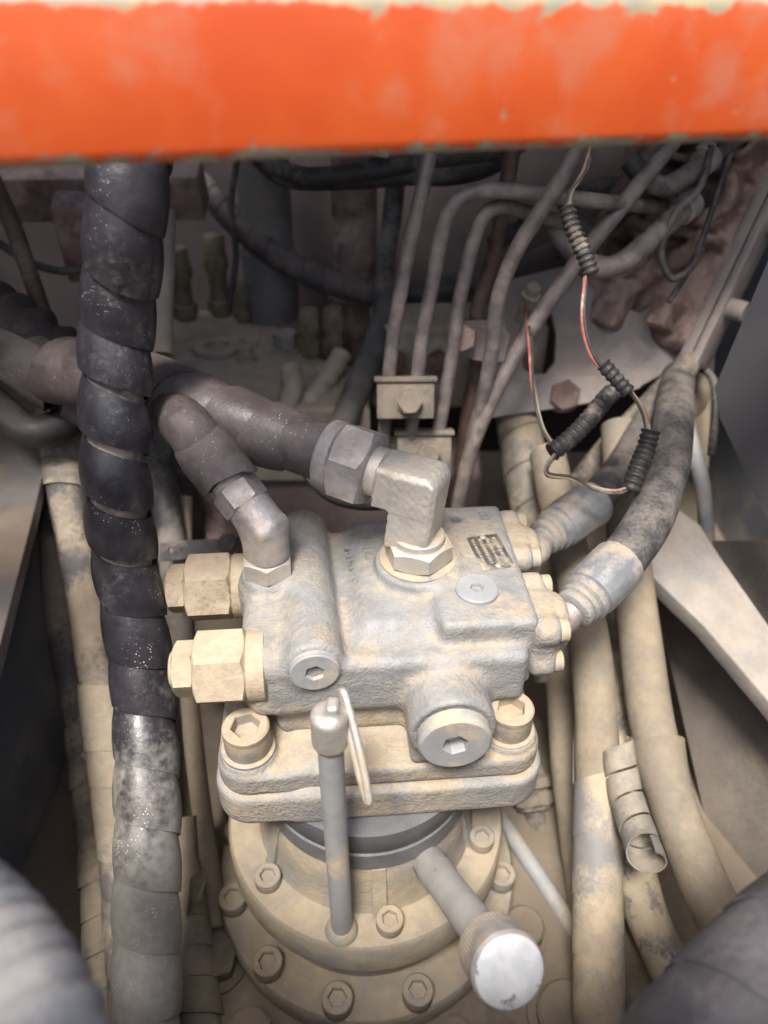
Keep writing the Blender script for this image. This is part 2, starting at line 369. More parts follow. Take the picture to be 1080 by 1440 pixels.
me_b = make_mesh('flange_bolt', socket_head(.0105, .012, .0064, .0045, 24), M_RING)
for k in range(12):
    a = -2.778 + k * math.pi / 6
    b = link('bolt', me_b, gb, frame((.105 * math.cos(a), .105 * math.sin(a), -.012), (0, 0, 1), (math.cos(k * 2.1), math.sin(k * 2.1), 0)))
me_b2 = make_mesh('flange_bolt_small', socket_head(.0088, .009, .0052, .0035, 24), M_RING)
for k in range(6):
    a = -2.415 + k * math.pi / 3
    link('bolt', me_b2, gb, frame((.086 * math.cos(a), .086 * math.sin(a), .058), (0, 0, 1), (math.cos(k * 1.7), math.sin(k * 1.7), 0)))

# ================================================================== swing motor
YAW = math.radians(5.3)
ML = np.eye(4); ML[:2, :2] = [[math.cos(YAW), -math.sin(YAW)], [math.sin(YAW), math.cos(YAW)]]
def loc(x, y, z): return ML[:3, :3] @ np.array([x, y, z])
mo = thing('swing_motor', 'grey cast hydraulic swing motor caked with tan dust on the round gearbox', 'motor', (0, 0, .10))
part('neck', lathe([(.060, .100), (.0705, .100), (.072, .102), (.072, .1165), (.0708, .1175), (.0708, .1195), (.0715, .1205), (.0715, .137)], 96), M_NECK, mo)
# lower flange: rounded slab with two ears in front
def flange_low(P):
    d = sext(P, (.028, .018), (.078, .078), .022, .1375, .1635, .0035)
    return smin(d, sext(P, (-.060, .010), (.033, .069), .021, .1375, .1625, .0035), .012)
part('lower_mount_flange', xf(surface_nets(flange_low, (-.11, -.075, .13), (.12, .10, .17), .0013), ML), M_TAN, mo, 60)
def flange_up(P):
    fl = sext(P, (.030, .018), (.073, .0735), .020, .1645, .1785, .0025)
    fl = smin(fl, sext(P, (-.060, .010), (.030, .066), .019, .1630, .1785, .0025), .012)
    fl = smin(fl, scyl(P, (-.0715, -.0375, .163), (-.0715, -.0375, .1835), .0165, .002), .004)
    fl = smin(fl, scyl(P, (.084, -.0355, .163), (.084, -.0355, .1845), .017, .002), .004)
    return smin(fl, sbox(P, (.010, .030, .190), (.060, .052, .018), .010), .014)
part('upper_mount_flange', xf(surface_nets(flange_up, (-.11, -.075, .158), (.12, .10, .20), .0012), ML), M_TAN, mo, 60)
def body_sdf(P):
    waist = sbox(P, (.010, .030, .205), (.066, .0575, .027), .008)
    blk = sbox(P, (.013, .030, .224), (.079, .063, .0195), .006)
    blk = smin(blk, sbox(P, (-.054, .032, .225), (.0185, .0625, .0255), .011), .008)
    plat = sbox(P, (.070, .036, .233), (.028, .058, .026), .004)
    mid = sbox(P, (.030, .040, .232), (.034, .052, .0205), .008)
    d = smin(waist, blk, .010)
    d = smin(d, plat, .005); d = smin(d, mid, .012)
    d = smin(d, scyl(P, (-.0305, -.033, .2425), (-.0385, .098, .2425), .0172, .004), .005)
    d = smin(d, scyl(P, (.045, -.058, .2125), (.044, .010, .2125), .0248, .003), .007)
    d = smin(d, sbox(P, (.045, -.030, .195), (.0225, .024, .016), .004), .006)
    d = smin(d, scyl(P, (.0347, .0364, .235), (.0347, .0364, .2605), .0265, .002), .006)
    d = smin(d, scyl(P, (-.0572, .0364, .225), (-.0572, .0364, .2565), .0165, .003), .006)
    d = smin(d, sbox(P, (-.064, .0535, .229), (.0115, .023, .021), .006), .008)
    d = smax(d, -scyl(P, (.045, -.075, .2125), (.045, -.0572, .2125), .0215, .0005), .0012)
    d = smax(d, -scyl(P, (.0655, .078, .25), (.0655, .078, .28), .0035, .0005), .0008)
    n = .00012 * (np.sin(P[..., 0] * 410 + 3 * np.sin(P[..., 1] * 170)) * np.sin(P[..., 1] * 370 + 2 * np.sin(P[..., 2] * 230)) * np.sin(P[..., 2] * 390 + 1.3))
    return d + n
body = part('housing', xf(surface_nets(body_sdf, (-.10, -.072, .170), (.112, .112, .27), .0012), ML), M_CAST, mo, 75)
# raised cast lettering on the casting
FX = (math.sin(0.12), -math.cos(0.12), 0)
def top_z(x, y):
    z = np.linspace(.29, .2, 400); d = body_sdf(np.stack([np.full(400, x), np.full(400, y), z], -1)); return z[np.argmax(d < 0)]
for txt, x, y, sz, dx_ in (('15LF4', -.004, .050, .0145, FX), ('HIZAN', .0065, .050, .0125, FX), ('B', .0855, .080, .014, (.99, .12, 0))):
    part('cast_letters' if len(txt) > 1 else 'cast_letter', text(txt, sz, .0009, ML @ frame((x, y, top_z(x, y)), (0, 0, 1), dx_), 1.05), M_CAST, body)

def hex_block(R, L, ch=True): return hexnut(R, L, 24, True, True)
def valve(y, z, x0, k):
    M = ML @ frame((x0, y, z), (-1, 0, 0), (0, math.cos(.15), math.sin(.15)))
    v = part('relief_valve', xf(lathe([(.019, 0), (.021, .001), (.021, .0105), (.0195, .0115)], 36), M), M_BRASS, mo)
    part('valve_hex', xf(hexnut(.0228, .029), M @ frame((0, 0, .0112), (0, 0, 1))), M_BRASS, v, 25)
    part('lock_nut', xf(hexnut(.0162, .0125), M @ frame((0, 0, .040), (0, 0, 1), (math.cos(k), math.sin(k), 0))), M_BRASS, v, 25)
    part('adjusting_screw', xf(lathe([(.0105, -.001), (.0105, .0015), (.0095, .0022)], 20), M @ frame((0, 0, .0525), (0, 0, 1))), M_BRASS, v)
valve(.0535, .2305, -.071, .1); valve(-.0165, .2305, -.0575, .3)

def plug(name, c, n, R, h, hx):
    return part(name, xf(socket_head(R, h, hx, h * .9, 36), ML @ frame(c, n, (.9, .1, .3))), M_PLUG, mo, 30)
plug('port_plug', (.045, -.066, .2125), (0, -1, 0), .0205, .001 + .0078, .0075)
bpy.data.objects['port_plug'].matrix_basis = Matrix.Translation(Vector(loc(0, .008, 0)))
plug('spool_plug', (-.0303, -.0325, .2425), (.05, -1, 0), .0142, .004, .0055)
plug('top_plug', (.0662, .0055, .2585), (0, 0, 1), .0128, .0035, .0042)
for x, y in ((-.0715, -.0375), (.084, -.0355)):
    M = ML @ frame((x, y, .1845), (0, 0, 1), (1, .25, 0))
    w = part('washer', xf(lathe([(.0158, -.0015), (.0158, .0005), (.015, .001)], 36), M), M_BOLT, mo)
    part('mount_bolt', xf(socket_head(.0136, .0185, .0086, .008, 72, True), M @ frame((0, 0, .001), (0, 0, 1))), M_BOLT, mo, 28)
# data plate with two rivets and stamped marks
Mn = ML @ frame((.0815, .0415, .2592), (0, 0, 1), (.14, -1, 0))
npl = part('name_plate', xf(rbox(.034, .021, .0008, .0003), Mn), grime('dark_plate', (.13, .125, .12), (.2, .19, .18), TAN, .36, .1, .45, .5, scale=160, bump=.2), mo)
marks = []
rs = random.Random(5)
for r in range(4):
    x = -.013
    while x < .012:
        w = rs.uniform(.0007, .0014)
        marks.append(rbox(w, .0022 if r % 2 else .0016, .0003, 0, frame((x, -.0075 + r * .0047, .00055), (0, 0, 1), (1, 0, 0)))); x += w + rs.uniform(.0005, .0011)
part('stamped_marks', xf(join(*marks), Mn), M_BOLT, npl)
for x in (-.0145, .0145): part('rivet', xf(lathe([(.0019, 0), (.0019, .0006), (.0011, .0013)], 12), Mn @ frame((x, 0, .0004), (0, 0, 1))), M_ZINC, npl)

# split port flanges on the right, four bolts each
def port_flange(y, z):
    def f(P):
        d = sbox(P, (0, 0, .006), (.0185, .025, .0075), .005)
        d = smin(d, scyl(P, (0, 0, .0), (0, 0, .024), .0185, .007), .007)
        for sx in (-1, 1):
            for sy in (-1, 1):
                d = smin(d, scyl(P, (sx * .0125, sy * .0195, 0), (sx * .0125, sy * .0195, .0135), .0082, .003), .004)
        return d
    M = ML @ frame((.0965, y, z), (1, 0, 0), (0, 0, 1))
    p = part('port_flange', xf(surface_nets(f, (-.027, -.034, -.002), (.027, .034, .026), .0011), M), M_TAN, mo, 60)
    for sx in (-1, 1):
        for sy in (-1, 1):
            part('bolt', xf(socket_head(.0068, .0055, .0037, .004, 24), M @ frame((sx * .0125, sy * .0195, .0135), (0, 0, 1))), M_BOLT, p)
    return M
MF1 = port_flange(.066, .236); MF2 = port_flange(.000, .236)

# big steel elbow screwed into the top
ec = loc(.0347, .0364, 0); ez = .2605
eb = part('elbow_fitting', xf(lathe([(.0235, 0), (.0235, .0015), (.0215, .002)], 36), frame((ec[0], ec[1], ez), (0, 0, 1))), M_BOLT, mo)
part('hex_nut', xf(hexnut(.0212, .0135), frame((ec[0], ec[1], ez + .002), (0, 0, 1), (.97, -.24, 0))), M_ZINC, eb, 25)
part('thread_collar', xf(lathe([(.0160, 0), (.0160, .004), (.0150, .005)], 36), frame((ec[0], ec[1], ez + .0155), (0, 0, 1))), M_ZINC, eb)
HD = np.array([-.93, .42, .10]); HD /= np.linalg.norm(HD)       # the way the hose leaves
ECN = np.array([ec[0], ec[1], .314])
side = np.cross(HD, (0, 0, 1)); side /= np.linalg.norm(side)
def elbow_sdf(P):
    a = np.abs(P @ side); up = np.array([0, 0, 1.0]); q = P - ECN
    a = np.abs(q @ side); f = q @ HD; u_ = q @ up
    w = .0134
    col = np.maximum(np.maximum(a - w, np.abs(f) - w), np.abs(u_ + .014) - .026)
    arm = np.maximum(np.maximum(a - w, np.abs(u_ - .0) - w), np.abs(f - .006) - .0185)
    d = smin(col, arm, .002)
    ch = (f * -.7071 + u_ * .7071) - .0165                     # outer corner knocked off
    ch = (-f + u_) * .7071 - .0148
    d = smax(d, ch, .003)
    for s1 in (-1, 1):                                         # long edges chamfered
        d = smax(d, (s1 * (q @ side) + u_) * .7071 - .0174, .0006)
        d = smax(d, (s1 * (q @ side) - f) * .7071 - .0174, .0006)
    return d + .0002 * np.sin(P[..., 0] * 900) * np.sin(P[..., 1] * 870) * np.sin(P[..., 2] * 930)
part('elbow_body', surface_nets(elbow_sdf, ECN - np.array([.036, .034, .045]), ECN + np.array([.034, .036, .024]), .0007), M_ZINC, eb, 75)

# ================================================================== pressure hose on the elbow
ph = thing('pressure_hose', 'thick wrapped hose screwed on the shiny steel elbow', 'hose', ECN + HD * .039)
def Mh(s): return frame(ECN + HD * s, HD, (0, 0, 1))
part('swivel_sleeve', xf(lathe([(.0135, 0), (.0150, .0005), (.0150, .008), (.0140, .009)], 36), Mh(.0235)), M_ZINC, ph)
part('hex_nut', xf(hexnut(.0245, .022), Mh(.0305)), M_STEEL, ph, 25)
part('crimp_collar', xf(lathe([(.0205, 0), (.0215, .001), (.0215, .008), (.0205, .0095), (.0195, .010)], 36), Mh(.0525)), M_STEEL, ph)
pp = spline([ECN + HD * .060, (-.042, .073, .320), (-.090, .096, .326), (-.132, .118, .331), (-.178, .142, .330), (-.24, .18, .32)], 14)
hb = part('hose_body', tube(pp, .0165, 24), M_RUB, ph)
part('ferrule', tube(spline([ECN + HD * .0605, ECN + HD * .090], 6), np.r_[np.full(6, .0178), .0172], 28), M_WRAPB, ph)
part('spiral_wrap', ribbon(pp[8:], .0170, .030, lambda f: 1.02, .0012, -1, 1.2, 36, 6, .0008, .0034, .3), M_WRAPB, ph)

# ================================================================== drain hose with small elbow on the left
lf = loc(-.0572, .0364, 0)
sh = thing('drain_hose', 'small black sleeved hose with scuffed steel elbow beside the stacked valves', 'hose', (lf[0], lf[1], .2565))
part('hex_nut', xf(hexnut(.0160, .0125), frame((lf[0], lf[1], .2562), (0, 0, 1), (.8, .6, 0))), M_ZINC, sh, 25)
e0 = np.array([lf[0], lf[1], .268]); e1 = np.array([lf[0], lf[1], .290]); dd = np.array([-.62, .50, .58]); dd /= np.linalg.norm(dd)
def small_elbow(P):
    d = scyl(P, e0, e1 + (0, 0, .004), .0140, .003)
    d2 = scyl(P, e1 + dd * -.006, e1 + dd * .016, .0135, .002)
    q = P - e1; s2 = np.cross(dd, (0, 0, 1)); s2 /= np.linalg.norm(s2)
    d = smin(d, d2, .006); return smax(d, np.abs(q @ s2) - .0120, .002)
part('elbow_body', surface_nets(small_elbow, e1 - .035, e1 + .035, .0011), M_STEEL, sh, 60)
part('swivel_nut', xf(hexnut(.0148, .015), frame(e1 + dd * .015, dd)), M_STEEL, sh, 25)
part('hose_tail', xf(lathe([(.0125, 0), (.0125, .004), (.0105, .005), (.0105, .022)], 24), frame(e1 + dd * .030, dd)), M_STEEL, sh)
sp = spline([e1 + dd * .040, e1 + dd * .056, e1 + dd * .078, at(228, 572, .505), at(195, 545, .53)], 10)
sb = part('hose_body', tube(sp, np.r_[np.full(8, .0125), np.full(len(sp) - 8, .0150)], 20), M_WRAPB, sh)
a = ang(36); base = e1 + dd * .034; Msl = frame(base, dd)
tear = -.004 * np.sin(a * 1.0 + 1.0) - .0025 * np.maximum(0, np.sin(a * 3))
def slr(r, z): return np.stack([r * np.cos(a), r * np.sin(a), z + np.zeros(36)], 1)
part('torn_sleeve', xf(loft([slr(.0150, .022), slr(.0160, .006), slr(.0166, tear), slr(.0178, tear), slr(.0176, .010), slr(.0180, .020), slr(.0165, .030), slr(.0135, .036)], (False, False)), Msl), M_WRAPB, sh)
part('wrap_sleeve', ribbon(pp[32:], .0196, .052, 1.03, .0016, -1, 2.6, 40, 6, .0005, .0035, .1), M_WRAPB, ph, 50)

# ================================================================== dipstick tube
ds = thing('dipstick', 'upright grey dipstick tube with steel cap and pull ring', 'dipstick', (-.0133, -.0882, .060))
dx = np.array([-.0133, -.0882]); dt = np.array([-.0150, -.0860])
p_ = np.array([[dx[0], dx[1], .050], [dx[0], dx[1], .1], [dt[0] + .0005, dt[1], .18], [dt[0], dt[1], .250]])
part('tube', tube(spline(p_, 8), .0067, 24), M_PLUG, ds)
part('weld_bead', lathe([(.0088, .057), (.0105, .0595), (.0095, .063), (.0070, .0655)], 24, frame((dx[0], dx[1], 0), (0, 0, 1))), M_RING, ds)
def capf(P):
    d = scyl(P, (dt[0], dt[1], .243), (dt[0], dt[1], .268), .0092, .004)
    return smin(d, sbox(P, (dt[0] + .002, dt[1], .2705), (.003, .0045, .004), .002), .004)
cp = part('cap', surface_nets(capf, (dt[0] - .02, dt[1] - .02, .238), (dt[0] + .02, dt[1] + .02, .285), .0008), M_ZINC, ds, 60)
A = at(482, 972, .362); Bq = at(518, 1128, .362)
axr = (Bq - A) / np.linalg.norm(Bq - A); sid = np.cross(axr, (.75, .65, 0)); sid /= np.linalg.norm(sid); mid = (A + Bq) / 2; hl = np.linalg.norm(Bq - A) / 2
ringp = np.array([mid + axr * hl * math.cos(t) + sid * .0030 * math.sin(t) for t in np.linspace(0, 2 * math.pi, 49)[:-1]])
Tn = np.roll(ringp, -1, 0) - np.roll(ringp, 1, 0); Tn /= np.linalg.norm(Tn, axis=1)[:, None]
fl = np.cross(axr, sid); a = ang(10)
part('pull_ring', loft([p + .0023 * np.cos(a)[:, None] * np.cross(t, fl) + .0020 * np.sin(a)[:, None] * fl for p, t in zip(ringp, Tn)], closed=True), M_ZINC, ds, 60)

# ================================================================== oil filler pipe with cap
f0, f1 = at(588, 1192, .505), at(697, 1340, .360)
fd = (f1 - f0) / np.linalg.norm(f1 - f0); FL = np.linalg.norm(f1 - f0)
fp = thing('oil_filler_pipe', 'slanted filler pipe with worn white knurled cap on the gearbox', 'filler pipe', f0)
Mp = frame(f0, fd)
part('pipe', xf(lathe([(.0108, 0), (.0108, FL * .38), (.0102, FL * .40), (.0102, FL)], 32), Mp), grime('worn_grey_pipe', (.40, .38, .355), (.35, .335, .32), (.09, .075, .08), .36, -.1, .5, .1, scale=60, dscale=30, bump=.2, edge=.04), fp)
part('weld_boss', xf(lathe([(.017, 0), (.0165, .012), (.0135, .020), (.0112, .024)], 32), Mp @ frame((0, 0, -.004), (0, 0, 1))), M_RING, fp)
n = 120; a = ang(n); kn = 1 - .016 * (np.arange(n) % 2)
rr = lambda r, z: np.stack([r * np.cos(a), r * np.sin(a), np.full(n, z)], 1)
cap = part('cap', xf(loft([rr(np.full(n, .0150), 0), rr(.0172 * kn, .0012), rr(.0172 * kn, .0155), rr(np.full(n, .0178), .0165), rr(np.full(n, .0178), .022), rr(np.full(n, .0168), .0235)], (True, True)), Mp @ frame((0, 0, FL - .006), (0, 0, 1))), M_STEEL, fp, 30)
part('cap_face', xf(lathe([(.0166, 0), (.0166, .0010), (.0150, .0021), (.008, .0026)], 48), Mp @ frame((0, 0, FL + .0174), (0, 0, 1))), M_CAPW, cap)

# ================================================================== orange cross beam in front
bl, br = atZ(0, 243, .505), atZ(1080, 200, .505)
bd = (br - bl); bd /= np.linalg.norm(bd); bc = (bl + br) / 2; bn = np.array([bd[1], -bd[0], 0])
_sc = atP(828, 140, bc, bn) - (bc + np.array([0, 0, .02275])); SCRAPE = (float(np.dot(_sc, bd)), float(_sc[2]), .031)
def orange():
    m = bpy.data.materials.new('chipped_orange_paint'); m.use_nodes = True; nt = m.node_tree; N, L = nt.nodes, nt.links; bs = N['Principled BSDF']
    tc = N.new('ShaderNodeTexCoord'); sep = N.new('ShaderNodeSeparateXYZ'); L.new(tc.outputs['Object'], sep.inputs[0])
    def noise(sc, det, ro=.6):
        n = N.new('ShaderNodeTexNoise'); n.inputs['Scale'].default_value = sc; n.inputs['Detail'].default_value = det; n.inputs['Roughness'].default_value = ro; L.new(tc.outputs['Object'], n.inputs['Vector']); return n.outputs['Fac']
    def mth(op, x, y):
        n = N.new('ShaderNodeMath'); n.operation = op
        for i, v in enumerate((x, y)):
            if isinstance(v, (int, float)): n.inputs[i].default_value = v
            else: L.new(v, n.inputs[i])
        return n.outputs[0]
    def rng(v, p, q, c=0, d=1):
        n = N.new('ShaderNodeMapRange'); n.interpolation_type = 'SMOOTHSTEP'; L.new(v, n.inputs[0])
        for i, k in enumerate((p, q, c, d)): n.inputs[i + 1].default_value = k
        return n.outputs[0]
    def mix(f, p, q):
        n = N.new('ShaderNodeMix'); n.data_type = 'RGBA'; L.new(f, n.inputs[0])
        for i, k in ((6, p), (7, q)):
            if isinstance(k, tuple): n.inputs[i].default_value = (*k, 1)
            else: L.new(k, n.inputs[i])
        return n.outputs[2]
    col = mix(rng(noise(22, 5), .35, .65), (.55, .072, .011), (.60, .095, .017))
    col = mix(rng(noise(26, 7, .65), .50, .68, 0, .6), col, (.50, .18, .10))         # faded scuffs
    ez = mth('ABSOLUTE', sep.outputs[2], 0)
    wear = mth('ADD', rng(ez, .0155, .0225, 0, .25), rng(sep.outputs[2], .012, .0225, 0, .12))                                      # chips cluster along the two edges
    dx = mth('SUBTRACT', sep.outputs[0], SCRAPE[0]); dz = mth('SUBTRACT', sep.outputs[2], SCRAPE[1])
    rad = mth('SQRT', mth('ADD', mth('MULTIPLY', dx, dx), mth('MULTIPLY', dz, dz)), 0)
    ringm = rng(mth('ABSOLUTE', mth('SUBTRACT', rad, SCRAPE[2]), 0), 0, .0030, .13, 0)      # round scrape left by a rubbing part
    ringm = mth('MULTIPLY', ringm, mth('GREATER_THAN', dz, -.006))
    chip = rng(mth('ADD', mth('ADD', noise(70, 7, .65), wear), ringm), .66, .75)
    col = mix(chip, col, mix(rng(noise(50, 4), .4, .6), (.27, .255, .19), (.38, .31, .18)))
    L.new(col, bs.inputs['Base Color']); bs.inputs['Roughness'].default_value = .42
    b = N.new('ShaderNodeBump'); b.inputs['Strength'].default_value = .25; b.inputs['Distance'].default_value = .001; L.new(mth('SUBTRACT', mth('MULTIPLY', noise(60, 3), .3), chip), b.inputs['Height']); L.new(b.outputs[0], bs.inputs['Normal'])
    return m
g = rbox(1.0, .045, .0455, .005, None, 4)
Mb = np.eye(4); Mb[:3, 0] = bd; Mb[:3, 1] = -bn; Mb[:3, 2] = (0, 0, 1); Mb[:3, 3] = bc - bn * .0225 + np.array([0, 0, .02275])
beam = tag(link('orange_beam', make_mesh('orange_beam', g, orange(), 40), None, Mb), 'chipped orange painted steel beam crossing above everything', 'beam')

# ================================================================== hoses and pipes
def px_path(pts, k=10): return spline([at(*p) for p in pts], k)
def hose(name, label, cat, pts, R, mat, group=None, amp=.02, n=20, seed=0):
    return single(name, lumpy(px_path(pts), R, n, amp, .004, seed), mat, label, cat, group)

# --- the big black bundle on the left
bp = px_path([(205, 60, .365), (188, 180, .368), (178, 300, .375), (166, 450, .41), (162, 560, .425), (165, 680, .44), (176, 790, .462), (193, 890, .474), (203, 990, .478), (207, 1100, .468), (207, 1220, .456), (207, 1340, .447), (205, 1450, .442), (202, 1680, .452)])
bh = thing('wrapped_hose_bundle', 'thick upright hose bundle in glossy black spiral wrap flecked with paint', 'hose', bp[-1])
part('hose_body', tube(bp, .0158, 24), M_RUBG, bh)
def bw(f): return 1.04 if f < .2 else (.86 if f < .43 else 1.04)
part('spiral_wrap', ribbon(bp, .0164, .0335, bw, .0014, -1, 2.2, 40, 7, .0017, .0020, .25), M_WRAP, bh, 50)

# --- left dusty hoses
lh = px_path([(70, 540, .62), (85, 610, .60), (95, 700, .585), (113, 790, .57), (131, 890, .555), (146, 1000, .54), (160, 1100, .525), (178, 1250, .51), (190, 1440, .495), (195, 1560, .49)])
t = thing('dusty_hose', 'dusty brown hose with peeling spiral tape beside the black bundle', 'hose', lh[-1])
part('hose_body', lumpy(lh, .0150, 20, .02, .004, 4), M_RUBG, t)
part('spiral_tape', ribbon(lh[2:22], .0152, .022, .98, .0009, -1, .5, 28, 4, .0003, .0009), M_WRAPD, t)
part('spiral_tape', ribbon(lh[46:], .0152, .024, .99, .0008, -1, 1.5, 28, 4, .0003, .0009, .3), M_WRAPD, t)
lg = px_path([(78, 690, .61), (76, 760, .605), (83, 860, .59), (102, 960, .572), (119, 1060, .558), (131, 1160, .545), (140, 1280, .530), (146, 1440, .510), (148, 1540, .50)])
t = thing('dusty_hose', 'thinner dusty hose with cracked tape along the dark left panel', 'hose', lg[-1])
part('hose_body', lumpy(lg, .0112, 18, .03, .004, 9), M_RUBG, t)
part('spiral_tape', ribbon(lg[36:], .0115, .0225, .985, .0008, 1, .7, 26, 4, .0003, .0010, .3), M_WRAPD, t)
def flap(name, pts, th, mat, parent):
    P = [np.asarray(p) for p in pts]; n = np.cross(P[1] - P[0], P[2] - P[0]); n /= np.linalg.norm(n); m = len(P)
    V = [p for p in P] + [p + n * th for p in P]
    return part(name, (V, [tuple(range(m))[::-1], tuple(range(m, 2 * m))] + [(i, (i + 1) % m, (i + 1) % m + m, i + m) for i in range(m)]), mat, parent, 20)
flap('tape_flap', [at(113, 1062, .53), at(134, 1040, .536), (at(142, 1066, .53)), at(168, 1070, .51), at(168, 1110, .508), at(138, 1110, .525)], .0008, M_WRAPD, t)
flap('tape_flap', [at(111, 1010, .535), at(122, 1000, .545), at(134, 1040, .54), at(130, 1050, .535)], .0008, M_WRAPD, t)
lp = spline([at(134, 1112, .528), at(131, 1125, .522), at(136, 1138, .522), at(148, 1136, .526), at(152, 1145, .53)], 6)
part('tape_loop', loft([p + np.array([[0, 0, -.004], [0, 0, .004], [.0006, 0, .004], [.0006, 0, -.004]]) for p in lp]), M_WRAPD, t)

hose('thin_hose', 'thin dusty tan hose hanging between black bundle and gearbox', 'hose', [(258, 700, .66), (258, 860, .635), (268, 1000, .61), (280, 1110, .59), (291, 1190, .575), (300, 1255, .565), (303, 1300, .56)], .0078, M_HOSET, None, .015)
ih = px_path([(252, 1150, .575), (258, 1240, .56), (270, 1330, .54), (282, 1430, .515), (290, 1560, .49)])
t = thing('floor_hose', 'tan dusty hose in torn spiral wrap lying at the gearbox foot', 'hose', ih[-1])
part('hose_body', lumpy(ih, .0128, 20, .02), M_HOSET, t)
part('spiral_wrap', ribbon(ih[6:], .013, .021, .97, .001, -1, .4, 28, 4, .0004, .0012, .5), M_HOSET, t)
flap('wrap_flap', [at(262, 1290, .535), at(268, 1235, .538), at(283, 1222, .535), at(288, 1240, .530), at(283, 1266, .530), at(272, 1272, .530)], .0008, M_WRAPD, t)

# --- near hoses, out of focus
nl = px_path([(-180, 1215, .262), (-62, 1310, .232), (-2, 1392, .214), (42, 1490, .2), (70, 1600, .19)])
single('ribbed_hose', corrugated(nl, .0218, .0088, .0016, 26), grime('bluish_rubber', (.12, .132, .152), (.15, .162, .182), (.22, .21, .205), .42, .2, .55, scale=40, bump=.15), 'blurred bluish grey ribbed hose beside the dark left panel', 'hose')
nr = px_path([(1330, 1180, .34), (1150, 1322, .30), (1072, 1402, .285), (985, 1505, .272), (900, 1640, .262)])
t = thing('black_hose', 'fat black wrapped hose rising in front of tan hoses', 'hose', nr[-1])
part('hose_body', tube(nr, .0262, 32), M_RUB, t)
part('spiral_wrap', ribbon(nr, .0265, .036, 1.02, .0008, 1, .6, 40, 5, .0006, .0010), grime('matt_black_wrap', (.04, .037, .042), (.055, .05, .055), (.12, .112, .115), .30, .2, .5, scale=60, dscale=16, bump=.2, bscale=700, edge=.22), t, 50)

# --- right hand bundle of tan hoses
ra = px_path([(770, 640, .66), (782, 700, .63), (803, 790, .60), (826, 890, .575), (837, 990, .555), (840, 1100, .54), (840, 1220, .525), (841, 1340, .51), (843, 1460, .495), (844, 1560, .49)])
t = thing('taped_hose', 'straight tan and grey taped hose standing nearest the motor bolts', 'hose', ra[-1])
part('hose_body', lumpy(ra, .0158, 24, .012, .004, 2), M_HOSET, t)
part('spiral_tape', ribbon(ra[44:], .0160, .037, 1.0, .0007, 1, 2.0, 36, 5, .0003, .0008), grime('grey_tape', (.21, .205, .20), (.25, .24, .225), (.40, .325, .23), .46, .1, .6, scale=35, dscale=18, bump=.15), t)
rb = px_path([(872, 600, .66), (878, 690, .635), (887, 800, .605), (900, 900, .582), (915, 1010, .56), (942, 1120, .533), (980, 1220, .512), (1022, 1310, .495), (1062, 1390, .485), (1110, 1490, .472)])
t = thing('sleeved_hose', 'smooth dusty tan hose with flared sleeve end below grey arm', 'hose', rb[-1])
part('hose_body', lumpy(rb, .0166, 24, .01, .004, 3), M_HOSET, t)
slv = rb[43:50]; T_, N_, B_ = frames(slv); a = ang(32)
part('flared_sleeve', loft([p + (r + .0011 * np.sin(a * 3 + 1)[:, None] * (i < 2)) * (np.cos(a)[:, None] * n + np.sin(a)[:, None] * b) for i, (p, n, b, r) in enumerate(zip(slv, N_, B_, (.0212, .0203, .0192, .0185, .0180, .0175, .0170)))], (False, False)), M_HOSET, t)
rc = px_path([(862, 930, .64), (870, 1030, .60), (876, 1110, .58), (884, 1190, .56), (903, 1270, .545), (932, 1340, .53), (968, 1410, .515), (1010, 1490, .50)])
single('worn_hose', lumpy(rc, .0158, 22, .015, .004, 6), grime('worn_tan_hose', (.12, .12, .125), (.26, .24, .20), (.40, .335, .24), .50, .1, .7, scale=30, dscale=24, bump=.2, edge=.05), 'worn hose with dark streaks passing behind the open spiral wrap', 'hose')
rw = px_path([(866, 1035, .535), (872, 1075, .528), (878, 1110, .520), (888, 1145, .508), (902, 1185, .490), (914, 1222, .468)], 12)
single('loose_wrap', ribbon(rw, .0106, .0185, .90, .0010, 1, 4.2, 36, 5, .0003, .0002), grime('grey_green_wrap', (.17, .165, .15), (.205, .195, .17), (.29, .25, .20), .42, .2, .5, scale=60, bump=.15), 'open empty end of grey spiral wrap between tan hoses', 'spiral wrap', None, 50)
rd = px_path([(765, 830, .67), (782, 930, .645), (790, 1030, .625), (797, 1110, .608), (808, 1190, .592), (822, 1290, .572), (838, 1390, .55)])
hose('thin_hose', 'slim dark tan hose squeezed behind the taped hose', 'hose', [(765, 830, .67), (782, 930, .645), (790, 1030, .625), (797, 1110, .608), (808, 1190, .592), (822, 1290, .572)], .0112, M_HOSET, None, .02)
rd2 = px_path([(715, 520, .74), (730, 600, .72), (742, 680, .70), (762, 770, .68), (775, 860, .665), (780, 960, .65)])
t = thing('wrapped_hose', 'brown spiral wrapped hose dropping behind the motor port flanges', 'hose', rd2[-1])
part('hose_body', tube(rd2, .019, 22), M_RUBG, t)
part('spiral_wrap', ribbon(rd2, .0193, .036, .98, .001, 1, .3, 30, 4, .0004, .0012), M_WRAPD, t)
hose('rigid_tube', 'thin grey tube sloping down to the floor beside the gearbox', 'pipe', [(690, 1130, .64), (730, 1190, .615), (770, 1250, .59), (820, 1328, .56)], .0068, M_PLUG, None, .0)
part_ft = thing('fitting', 'dusty stepped pipe fitting in the gap behind the motor flange', 'fitting', at(745, 1130, .66))
Mq = frame(at(738, 1070, .655), at(755, 1165, .64) - at(738, 1070, .655))
part('fitting_body', xf(lathe([(.014, -.02), (.016, .0), (.016, .012), (.0205, .014), (.0205, .022), (.015, .024), (.015, .04), (.009, .042), (.009, .06)], 24), Mq), M_RUBG, part_ft)
